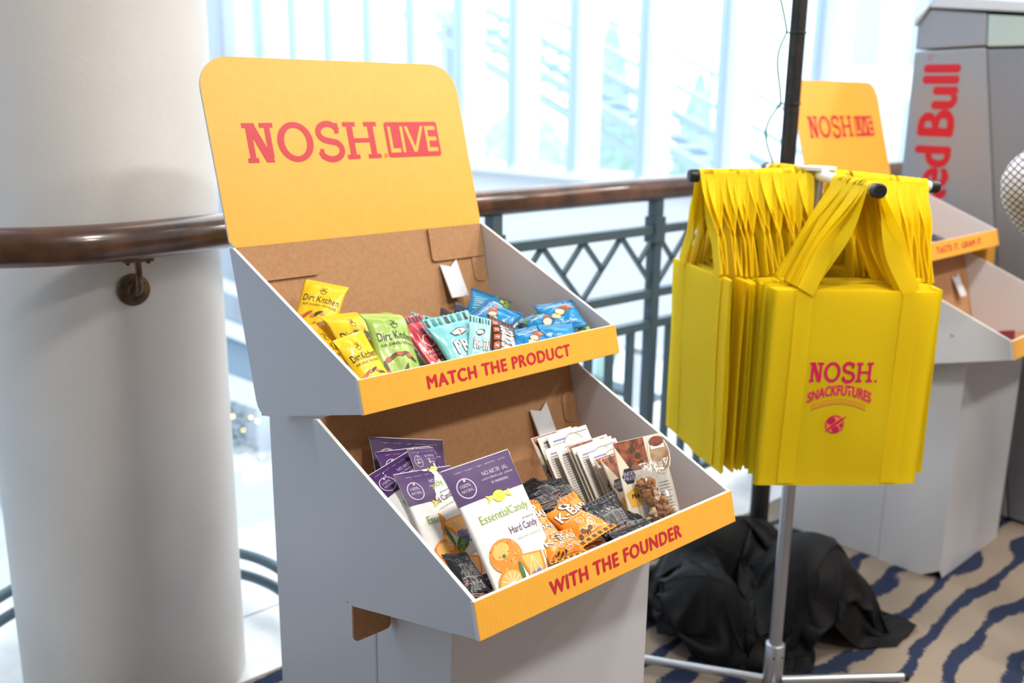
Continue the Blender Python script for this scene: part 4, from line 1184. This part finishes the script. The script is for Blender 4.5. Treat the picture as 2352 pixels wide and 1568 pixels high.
def tote_parts(seed):
    fn = tote_fn(seed)
    me = bag_mesh('body', fn, BW, BH, TOTE, nx=26, ny=24)
    RISE = ZA-1.150     # rod axis above the bag's top edge
    handles = []
    for side in (1, -1):
        mb = MB()
        def ribbon(cs):
            vs = []; fs = []
            for p, wv, nv in cs:
                vs += [p-wv-nv, p+wv-nv, p+wv+nv, p-wv+nv]
            n_c = len(cs)
            mb.add([v for i in range(n_c) for v in vs[4*i:4*i+2]], [(2*i, 2*i+1, 2*i+3, 2*i+2) for i in range(n_c-1)], TOTE, True)
            mb.add([v for i in range(n_c) for v in vs[4*i+2:4*i+4]], [(2*i, 2*i+1, 2*i+3, 2*i+2) for i in range(n_c-1)], TOTE, True)
            fs = []
            for i in range(n_c-1):
                for k in (1, 3):
                    p_ = i*4+k; q_ = i*4+(k+1) % 4
                    fs.append((p_, q_, q_+4, p_+4))
            fs += [(3, 2, 1, 0), tuple(len(vs)-4+k for k in range(4))]
            mb.add(vs, fs, TOTE, False)
        R = random.Random(seed*7+side)
        # sewn strips on the body
        for sg in (-1, 1):
            cs = []
            for j in range(15):
                z = BH*(.012+.985*j/14)
                p = fn(sg*ST, z, side)+Vector((0, -side*.0014, 0))
                cs.append((p, Vector((.0185, 0, 0)), Vector((0, .0006, 0))))
            ribbon(cs)
        # loop over the rod
        cs = []; n = 40
        y0 = fn(ST, BH, side).y-side*.0014
        sway = R.uniform(-.02, .02)
        for i in range(n+1):
            s = i/n; q = 2*s-1      # -1..1
            aq = abs(q)
            if aq > .16:
                k = (aq-.16)/.84          # 0 near rod, 1 at the bag
                x = math.copysign(.0155+(ST-.0155)*k**1.12, q)
                z = RISE+.004-(RISE+.004)*k
                x += sway*math.sin(PI*k)*.6
                y = y0*k+side*.004*(1-k)+.006*math.sin(PI*k)*R.choice((1,))*noise.noise(Vector((seed, k*2, side)))
            else:
                a = q/.16*PI/2
                x = .0155*math.sin(a); z = RISE+.004+.0125*math.cos(a); y = side*.004; k = 0
            tw = min(1, k*1.5)
            slope = math.atan2(ST, RISE)*(-1 if q < 0 else 1)
            inpl = Vector((math.cos(slope), 0, math.sin(slope)*(1)))
            wdir = (Vector((0, 1, 0))*(1-tw)*side+inpl*tw).normalized()
            tang = Vector((math.sin(slope) if aq > .16 else 1, 0, -math.cos(slope) if aq > .16 else 0))
            nv = wdir.cross(tang)
            nv = nv.normalized() if nv.length > 1e-4 else Vector((0, 1, 0))
            cs.append((Vector((x, y, BH+z-.002)), wdir*(.016+.004*tw), nv*.0007))
        ribbon(cs)
        handles.append(mb.mesh('handle'))
    return fn, me, handles
VARS = [tote_parts(s) for s in (1.0, 2.3, 3.9, 5.2, 6.8)]
def tote_print():
    P = Print(); cx = -.018; z0 = .238
    nosh(P, cx-.074, z0, .150, .046, PEACH, 0); nosh(P, cx-.0725, z0+.0015, .147, .043, PINK, 2)
    P.ell(cx+.078, z0+.003, .003, .003, PINK, 2)
    # arched name with rules below
    for ly, m, g in ((0, PEACH, .0012), (2, PINK, 0)):
        P.text('SNACKFUTURES', cx-.071-g, z0-.046-g, cx+.071+g, z0-.024+g, m, ly, bold=.02 if ly else .08, arch=.018)
    for dz in (-.052, -.057, -.063):
        P.stroke([(cx+x*.062, z0+dz+.015*(1-x*x)) for x in [i/8-1 for i in range(17)]], .0014, PEACH if dz > -.06 else PINK, 1)
    # globe with a rocket across it
    gx, gz, r = cx-.004, z0-.095, .0205
    P.ell(gx, gz, r+.0012, r+.0012, PEACH, 0); P.ring(gx, gz, r, r, .0022, PINK, 2); P.ell(gx-.008, gz+.008, .010, .0085, PINK, 2, 30, 9); P.ell(gx+.003, gz-.011, .0085, .0080, PINK, 2, 0, 8); P.ell(gx+.014, gz-.002, .0035, .005, PINK, 2)
    P.poly([(gx-.022, gz-.019), (gx-.003, gz-.008), (gx+.018, gz+.010), (gx+.0255, gz+.0205), (gx+.013, gz+.0145), (gx-.008, gz-.001)], PEACH, 3)
    P.poly([(gx-.020, gz-.0175), (gx-.003, gz-.0065), (gx+.017, gz+.0105), (gx+.0245, gz+.0195), (gx+.0125, gz+.0130), (gx-.008, gz-.0025)], PINK, 4)
    return P
R0 = random.Random(11)
def hang(ai, s, label, group, printed=False, var=None, yaw=None, sway=None):
    a = ANG[ai]; d = Vector((math.cos(a), math.sin(a), 0))
    fn, me, hs = VARS[R0.randrange(5) if var is None else var]
    z = ZA-DROOP[ai]*s/AL
    rod = Vector((RX, RYY, z))+d*s
    yaw = R0.uniform(-.10, .10) if yaw is None else yaw
    sway = R0.uniform(-.035, .035) if sway is None else sway
    # local -Y faces out along the arm
    M = Matrix.Translation(rod) @ Matrix.Rotation(a+PI/2+yaw, 4, 'Z') @ Matrix.Rotation(sway, 4, 'Y') @ Matrix.Translation((0, 0, -(ZA-1.150)-BH))
    t = bpy.data.objects.new('tote_bag', None); COL.objects.link(t); t.empty_display_size = .1
    t.matrix_basis = M; props(t, label, 'tote bag', group)
    b = link('body', me, t)
    for h_ in hs: link('handle', h_, t)
    if printed:
        link('printing', tote_print().mesh('printing', lambda x, y, off: fn(x, y, 1)+Vector((0, -off-.0002, 0)), maxlen=.012), b)
    return t
n_ = 9
for i in range(n_):
    last = i == n_-1
    hang(0, .135+.0155*i, 'yellow tote bag printed with pink lettering and a rocket globe' if last else 'yellow tote bag hanging close behind the pink-printed tote', 'totes on the rack', last, 0 if last else None, -.03 if last else None, .018 if last else None)
for i in range(16): hang(2, .032+.0155*i, 'yellow tote bag outermost of the row facing the railing, broad side showing' if i == 15 else 'yellow tote bag hanging edge-on between the railing and the printed tote', 'totes on the rack')
for i in range(13): hang(1, .055+.0165*i, 'yellow tote bag outermost of the row facing the cooler' if i == 12 else 'yellow tote bag hanging edge-on beside the second display', 'totes on the rack')
for i in range(8): hang(3, .09+.021*i, 'yellow tote bag hanging on the hidden far side of the rack', 'totes on the rack')

# ============================================================ BLACK POLE, CABLE AND DRAPE
PX, PY = 1.80, .405
BPOLE = mat('black_pole_metal', (44, 44, 48), .38, metal=.55, noise_col=((58, 56, 54), 30.))
pl = thing('drape_pole', (PX, PY, 0), label='tall black metal pole rising out of the heap of black cloth', cat='pole')
MB().tube([(0, 0, .012), (0, 0, 2.9)], .0235, BPOLE, 28).build('shaft', pl)
MB().lathe([(.030, .012), (.030, .42), (.026, .43)], mat('black_pole_sleeve', (20, 20, 22), .55), 24).build('sleeve', pl)
MB().box((-.20, -.20, 0), (.20, .20, .012), BLK).build('base_plate', pl)
GREENW = mat('green_wire', (28, 116, 82), .5)
cb = thing('light_cable', (PX, PY, 1.3), label='thin green cable hanging in waves along the black pole', cat='cable')
pts = []
left = -cr_.copy(); left.z = 0; left.normalize()
tie_z = [1.33, 1.52, 1.72, 1.98, 2.22]
for i in range(121):
    z = 1.22+1.2*i/120
    k = 0.0
    for a_, b_2 in zip([1.14]+tie_z, tie_z+[2.5]):
        if a_ <= z <= b_2: k = math.sin(PI*(z-a_)/(b_2-a_))**1
    off = .032+.026*k+.005*math.sin(z*31)
    p = left*off+Vector((.010*math.sin(z*17), .008*math.cos(z*13), z-1.3))
    pts.append(p)
MB().tube(pts, .0036, GREENW, 8).build('wire', cb)
for z in tie_z:
    MB().tube([(.0262*math.cos(t), .0262*math.sin(t), z-1.3) for t in [2*PI*i/24 for i in range(24)]], .0022, BLK, 6, closed=True).tube([left*.026+Vector((0, 0, z-1.3)), left*.036+Vector((0, 0, z-1.297))], .003, BLK, 6).build('cable_tie', cb)

CLOTH = mat('black_cloth', (5, 6, 11), .66, spec=.26, sheen=.015, bump=(700., .1, 2))
# the heap: a sheet dropped in folds over a few soft lumps (position based cloth)
import numpy as np
def drop_cloth():
    rng = np.random.RandomState(4)
    nx, ny, sp = 100, 84, .0215
    gx, gy = np.meshgrid(np.arange(nx), np.arange(ny))
    u = gx/(nx-1)-.5; v = gy/(ny-1)-.5
    X = np.zeros((ny, nx, 3))
    ang = math.radians(-47)
    ca, sa = math.cos(ang), math.sin(ang)
    px, py = u*.98, v*.60
    X[..., 0] = 1.48+px*ca-py*sa; X[..., 1] = .25+px*sa+py*ca
    X[..., 2] = .42
    for k in range(9):       # loose start with random ripples
        a = rng.uniform(0, 2*PI); f = rng.uniform(2, 5.5); ph = rng.uniform(0, 2*PI)
        X[..., 2] += .030*np.sin(2*PI*f*(u*math.cos(a)+v*math.sin(a))+ph)
    prev = X.copy()
    lumps = [((1.610, .110, .0), (.195, .165, .305)), ((1.335, .275, .0), (.125, .150, .235)), ((1.56, .40, .0), (.20, .16, .285)), ((1.80, .42, .0), (.15, .15, .21)), ((1.16, .45, .0), (.12, .12, .18)), ((1.44, .12, 0), (.12, .09, .13)), ((1.72, .03, 0), (.10, .08, .16))]
    def cons(a, b, L, st):
        d = b-a; l = np.linalg.norm(d, axis=-1, keepdims=True)+1e-9
        c = d*(1-L/l)*.5*st
        a += c; b -= c
    walls = [((.600, .800), .045), ((.875, .485), .045)]
    for it in range(170):
        vel = (X-prev)*.955
        prev = X.copy()
        X += vel; X[..., 2] -= .0011
        for r in range(7):
            for o_ in (0, 1):
                cons(X[:, o_:-1:2], X[:, o_+1::2][:, :X[:, o_:-1:2].shape[1]], sp, 1.0)
                cons(X[o_:-1:2, :], X[o_+1::2, :][:X[o_:-1:2, :].shape[0]], sp, 1.0)
            cons(X[:-1:2, :-1:2], X[1::2, 1::2], sp*1.4142, .5); cons(X[:-1:2, 1::2], X[1::2, :-1:2], sp*1.4142, .5)
            cons(X[1:-1:2, 1:-1:2], X[2::2, 2::2], sp*1.4142, .5); cons(X[1:-1:2, 2::2], X[2::2, 1:-1:2], sp*1.4142, .5)
            for s_ in (2, 4):
                st_ = .10 if s_ == 2 else .05
                for o_ in range(0, s_, max(1, s_//2)):
                    A = X[:, o_:-s_:2*s_]; B = X[:, o_+s_::2*s_]; m_ = min(A.shape[1], B.shape[1]); cons(A[:, :m_], B[:, :m_], sp*s_, st_)
                    A = X[o_:-s_:2*s_]; B = X[o_+s_::2*s_]; m_ = min(A.shape[0], B.shape[0]); cons(A[:m_], B[:m_], sp*s_, st_)
            for c_, r_ in lumps:
                q = (X-np.array(c_))/np.array(r_)
                l = np.linalg.norm(q, axis=-1)
                ins = l < 1
                if ins.any():
                    f = (1/np.maximum(l, .05))[..., None]
                    Y_ = np.array(c_)+q*f*np.array(r_)
                    X[ins] = Y_[ins]; prev[ins] = prev[ins]*.5+X[ins]*.5
            fl = X[..., 2] < .006
            X[..., 2][fl] = .006
            prev[fl] = prev[fl]*.3+X[fl]*.7
            # stays behind the rack's feet and clear of the displays
            for n_, g_ in walls:
                dd = (X[..., 0]-RX)*n_[0]+(X[..., 1]-RYY)*n_[1]-g_
                m_ = dd < 0
                X[..., 0][m_] -= dd[m_]*n_[0]; X[..., 1][m_] -= dd[m_]*n_[1]
            X[..., 0] = np.clip(X[..., 0], .85, 1.88); X[..., 1] = np.clip(X[..., 1], -.14, .66)
    return X
X_ = drop_cloth()
ny_, nx_ = X_.shape[:2]
cmb = MB().add([(float(p[0])-1.5, float(p[1])-.25, float(p[2])) for p in X_.reshape(-1, 3)], [(j_*nx_+i_, j_*nx_+i_+1, (j_+1)*nx_+i_+1, (j_+1)*nx_+i_) for j_ in range(ny_-1) for i_ in range(nx_-1)], CLOTH, True)
cl = cmb.build('black_drape', None, Matrix.Translation((1.5, .25, 0)))
sm = cl.modifiers.new('smooth', 'SMOOTH'); sm.factor = .5; sm.iterations = 2
ss = cl.modifiers.new('sub', 'SUBSURF'); ss.levels = 1; ss.render_levels = 1
props(cl, 'crumpled heap of black cloth on the carpet around the black pole', 'cloth')

# ============================================================ GREY COOLER
GREY = mat('cooler_grey', (150, 155, 164), .35, metal=.25)
GREYD = mat('cooler_door_grey', (132, 137, 147), .35, metal=.25)
RBR = mat('cooler_red', (196, 18, 42), .45)
kx = 2.88
co = thing('drinks_cooler', (kx, .3, 0), label='tall grey drinks cooler with red lettering up its side', cat='cooler')
def kprism(poly, x0, x1, m, name, bv=.006):
    vs = [(x0, a-.3, b) for a, b in poly]+[(x1, a-.3, b) for a, b in poly]; n = len(poly)
    mb = MB().add(vs, [tuple(range(n)), tuple(reversed(range(n, 2*n)))]+[(i, i+n, (i+1) % n+n, (i+1) % n) for i in range(n)], m)
    return bevel(mb.build(name, co), bv, 2)
kprism([(.575, .01), (.575, 1.712), (.312, 1.720), (.205, 1.10), (.016, .01)], 0, .72, GREY, 'side_body')
kprism([(.575, 1.718), (.575, 1.800), (.530, 1.862), (.325, 1.838), (.313, 1.726)], 0.002, .72, GREY, 'upper_body')
kprism([(.310, 1.714), (.203, 1.095), (.012, .01), (-.42, .01), (-.42, 1.712)], .003, .72, GREYD, 'door')
kprism([(.311, 1.722), (.322, 1.834), (-.42, 1.760), (-.42, 1.720)], .003, .72, mat('cooler_sign_pane', (176, 196, 196), .2), 'sign_pane')
kprism([(.532, 1.866), (-.43, 1.772), (-.43, 1.80), (.50, 1.905)], -.012, .735, mat('cooler_cap', (206, 214, 224), .35), 'cap')
kprism([(.582, 1.800), (.5325, 1.8665), (.5005, 1.9055), (.582, 1.83)], -.012, .735, MATS['cooler_cap'], 'cap_chamfer')
P = Print()
# letters run upwards: text x -> z, text up -> +Y
P.text('Bull', 1.411, .0, 1.657, .130, RBR, 1, bold=.055)
P.text('Red', 1.125, .0, 1.362, .130, RBR, 1, bold=.055)
P.ring(1.688, .115, .008, .008, .002, RBR, 1)
link('lettering', P.mesh('lettering', lambda x, y, o: Vector((-.0005-o, .395+y-.3, x))), co)
# slim yellow carton between the second display and the cooler
yc = MB().box((-.038, -.13, 0), (.038, .13, 1.055), YEL).box((-.038, -.003, 1.055), (.038, .003, 1.0562), EDGE).build('yellow_carton', None, Matrix.Translation((2.826, .31, 0)))
bevel(yc, .003, 2); props(yc, 'tall slim yellow carton standing between the second display and cooler', 'carton')

# ============================================================ PERSON at the right edge
def shirt_mat():
    m = mat('checked_shirt', (232, 232, 238), .8)
    nt = m.node_tree; N = nt.nodes; b = N['Principled BSDF']
    tc = N.new('ShaderNodeUVMap'); tc.uv_map = 'cloth'
    sp = N.new('ShaderNodeSeparateXYZ'); nt.links.new(tc.outputs[0], sp.inputs[0])
    acc = None
    for ax in ('X', 'Y'):
        a = N.new('ShaderNodeMath'); a.operation = 'MULTIPLY'; a.inputs[1].default_value = 1/.0125; nt.links.new(sp.outputs[ax], a.inputs[0])
        f = N.new('ShaderNodeMath'); f.operation = 'FRACT'; nt.links.new(a.outputs[0], f.inputs[0])
        l = N.new('ShaderNodeMath'); l.operation = 'LESS_THAN'; l.inputs[1].default_value = .2; nt.links.new(f.outputs[0], l.inputs[0])
        if acc is None: acc = l.outputs[0]
        else:
            mxx = N.new('ShaderNodeMath'); mxx.operation = 'MAXIMUM'; nt.links.new(acc, mxx.inputs[0]); nt.links.new(l.outputs[0], mxx.inputs[1]); acc = mxx.outputs[0]
    mx = N.new('ShaderNodeMix'); mx.data_type = 'RGBA'; mx.inputs[6].default_value = lin((234, 234, 240)); mx.inputs[7].default_value = lin((70, 72, 104))
    nt.links.new(acc, mx.inputs['Factor']); nt.links.new(mx.outputs[2], b.inputs['Base Color'])
    return m
SHIRT = shirt_mat()
SKIN = mat('skin', (206, 160, 132), .55); TROUS = mat('navy_trousers', (40, 46, 66), .8); SHOE = mat('dark_shoe', (40, 34, 32), .45); HAIR = mat('brown_hair', (62, 44, 34), .6)
def person():
    V = {}; E = []; RAD = {}
    def j(n, p, r, par=None):
        V[n] = p; RAD[n] = r
        if par: E.append((par, n))
    j('pelvis', (0, 0, .95), (.155, .115)); j('waist', (0, .01, 1.10), (.145, .105), 'pelvis'); j('chest', (0, 0, 1.28), (.165, .115), 'waist')
    j('upchest', (0, -.01, 1.42), (.13, .09), 'chest'); j('neck', (0, -.01, 1.52), (.058, .058), 'upchest'); j('skull0', (0, .01, 1.60), (.06, .065), 'neck')
    for s, S in ((-1, 'l'), (1, 'r')):
        j('sh'+S, (s*.175, -.01, 1.425), (.068, .068), 'upchest')
        if s < 0: el, wr_ = (-.36, .03, 1.285), (-.20, .205, 1.13)
        else: el, wr_ = (.27, -.04, 1.13), (.25, .12, .93)
        a = Vector(V['sh'+S]); e = Vector(el); w = Vector(wr_)
        j('ua'+S, tuple(a.lerp(e, .5)), (.066, .066), 'sh'+S); j('el'+S, el, (.066, .066), 'ua'+S)
        j('fa'+S, tuple(e.lerp(w, .45)), (.058, .058), 'el'+S); j('wr'+S, wr_, (.031, .031), 'fa'+S)
        d = (w-e).normalized(); up = Vector((0, 0, 1)); sd = d.cross(up).normalized(); up2 = sd.cross(d)
        pm = w+d*.05; j('pa'+S, tuple(pm), (.034, .018), 'wr'+S); kn = w+d*.095; j('kn'+S, tuple(kn), (.036, .014), 'pa'+S)
        for k, (o_, ln) in enumerate(((-.027, .066), (-.009, .078), (.009, .073), (.026, .058))):
            b0 = kn+up2*o_; j(f'f{k}a{S}', tuple(b0+d*ln*.35), (.0095, .0095), 'kn'+S)
            j(f'f{k}b{S}', tuple(b0+d*ln*.75+sd*.014*s), (.0085, .0085), f'f{k}a{S}'); j(f'f{k}c{S}', tuple(b0+d*ln*.95+sd*.034*s), (.0075, .0075), f'f{k}b{S}')
        j('t0'+S, tuple(w+d*.045+up2*.036), (.013, .013), 'pa'+S); j('t1'+S, tuple(w+d*.078+up2*.052+sd*.01*s), (.010, .010), 't0'+S); j('t2'+S, tuple(w+d*.10+up2*.05+sd*.022*s), (.008, .008), 't1'+S)
        j('hip'+S, (s*.095, 0, .90), (.098, .10), 'pelvis'); j('th'+S, (s*.105, .01, .70), (.082, .085), 'hip'+S); j('kne'+S, (s*.11, .015, .50), (.062, .065), 'th'+S)
        j('ca'+S, (s*.10, -.012, .33), (.056, .06), 'kne'+S); j('an'+S, (s*.095, -.02, .10), (.045, .05), 'ca'+S); j('he'+S, (s*.09, -.03, .048), (.042, .042), 'an'+S); j('to'+S, (s*.095, .13, .036), (.042, .030), 'he'+S)
    names = list(V); me = bpy.data.meshes.new('person_body')
    me.from_pydata([V[n] for n in names], [(names.index(a), names.index(b)) for a, b in E], [])
    o = bpy.data.objects.new('person_body', me); COL.objects.link(o)
    o.modifiers.new('skin', 'SKIN'); sv = me.skin_vertices[0].data
    for i, n in enumerate(names): sv[i].radius = RAD[n]
    sv[0].use_root = True
    sb = o.modifiers.new('sub', 'SUBSURF'); sb.levels = 2; sb.render_levels = 2
    dg = bpy.context.evaluated_depsgraph_get(); dg.update()
    bm2 = bpy.data.meshes.new_from_object(o.evaluated_get(dg))
    bpy.data.objects.remove(o)
    for m in (SHIRT, TROUS, SKIN, SHOE): bm2.materials.append(m)
    wl, wr2 = Vector(V['wrl']), Vector(V['wrr']); dl = (wl-Vector(V['ell'])).normalized(); dr = (wr2-Vector(V['elr'])).normalized()
    for p in bm2.polygons:
        c = p.center; p.use_smooth = True
        k = 0
        if c.z < .07: k = 3
        elif c.z < .965 and abs(c.x) < .24: k = 1
        if c.z > 1.488 and math.hypot(c.x, c.y+.01) < .085: k = 2
        if (c-wl).dot(dl) > -.005 and (c-wl).length < .26: k = 2
        if (c-wr2).dot(dr) > -.005 and (c-wr2).length < .26 and c.x > .2: k = 2
        p.material_index = k
    # weave coordinates: cloth laid on from behind
    uv = bm2.uv_layers.new(name='cloth')
    c35, s35 = math.cos(.6), math.sin(.6)
    for l in bm2.loops:
        c = bm2.vertices[l.vertex_index].co
        a_ = c.x*.86-c.y*.5; b_ = c.z
        uv.data[l.index].uv = (a_*c35-b_*s35, a_*s35+b_*c35)
    return bm2
pr = thing('person', (1.972, -.579, 0), -YAW, 'person in a checked white shirt with an elbow raised', 'person')
pr.scale = (1.05, 1.05, 1.05)
link('body', person(), pr)
def head_fn(u, v):
    a = 2*PI*u; ph = PI*v
    x, y, z = .076*math.sin(ph)*math.sin(a), .096*math.sin(ph)*math.cos(a), -.118*math.cos(ph)
    if z < 0: x *= 1-.25*(z/.118)**2; y += .012*(-z/.118)
    # nose and brow
    f = max(0, math.cos(a))
    y += .026*math.exp(-((x/.014)**2+((z+.012)/.024)**2))*(f > .5)
    y += .006*math.exp(-((z-.022)/.012)**2)*f - .008*math.exp(-(((abs(x)-.032)/.014)**2+((z-.004)/.010)**2))*(f > .4)
    y += .007*math.exp(-((x/.028)**2+((z+.055)/.010)**2))*(f > .5)
    return (x, y, 1.665+z)
hd_ = MB().grid(head_fn, 48, 40, SKIN).build('head', pr)
for s in (-1, 1):
    MB().lathe([(.001, -.011), (.008, -.008), (.011, 0), (.008, .008), (.001, .011)], INKW, 12, (s*.032, .080, 1.668)).lathe([(.001, -.005), (.005, 0), (.001, .005)], INK, 10, (s*.032, .0895, 1.668)).build('eye', hd_)
    MB().lathe([(.004, -.030), (.013, -.012), (.015, .012), (.005, .030)], SKIN, 12, (s*.078, -.005, 1.655)).build('ear', hd_)
MB().tube([(-.024, .097, 1.61), (0, .104, 1.609), (.024, .097, 1.61)], .005, mat('lips', (176, 104, 94), .5), 8).build('mouth', hd_)
def hair_fn(u, v):
    a = 2*PI*u; ph = PI*(1-v*.62)
    f = .5+.5*math.cos(a)
    ph = PI*(1-v*(.62-.26*f**2))
    n = 1+.03*noise.noise(Vector((math.cos(a)*9, math.sin(a)*9, v*4)))
    return (.087*math.sin(ph)*math.sin(a)*n, -.006+.104*math.sin(ph)*math.cos(a)*n, 1.672-.126*math.cos(ph)*n)
MB().grid(hair_fn, 48, 24, HAIR).build('hair', pr)
MB().tube([(.066*math.cos(t), .066*math.sin(t)-.008, 1.492-.010*math.sin(t)) for t in [2*PI*i/24 for i in range(24)]], .016, SHIRT, 8, closed=True).build('collar', pr)
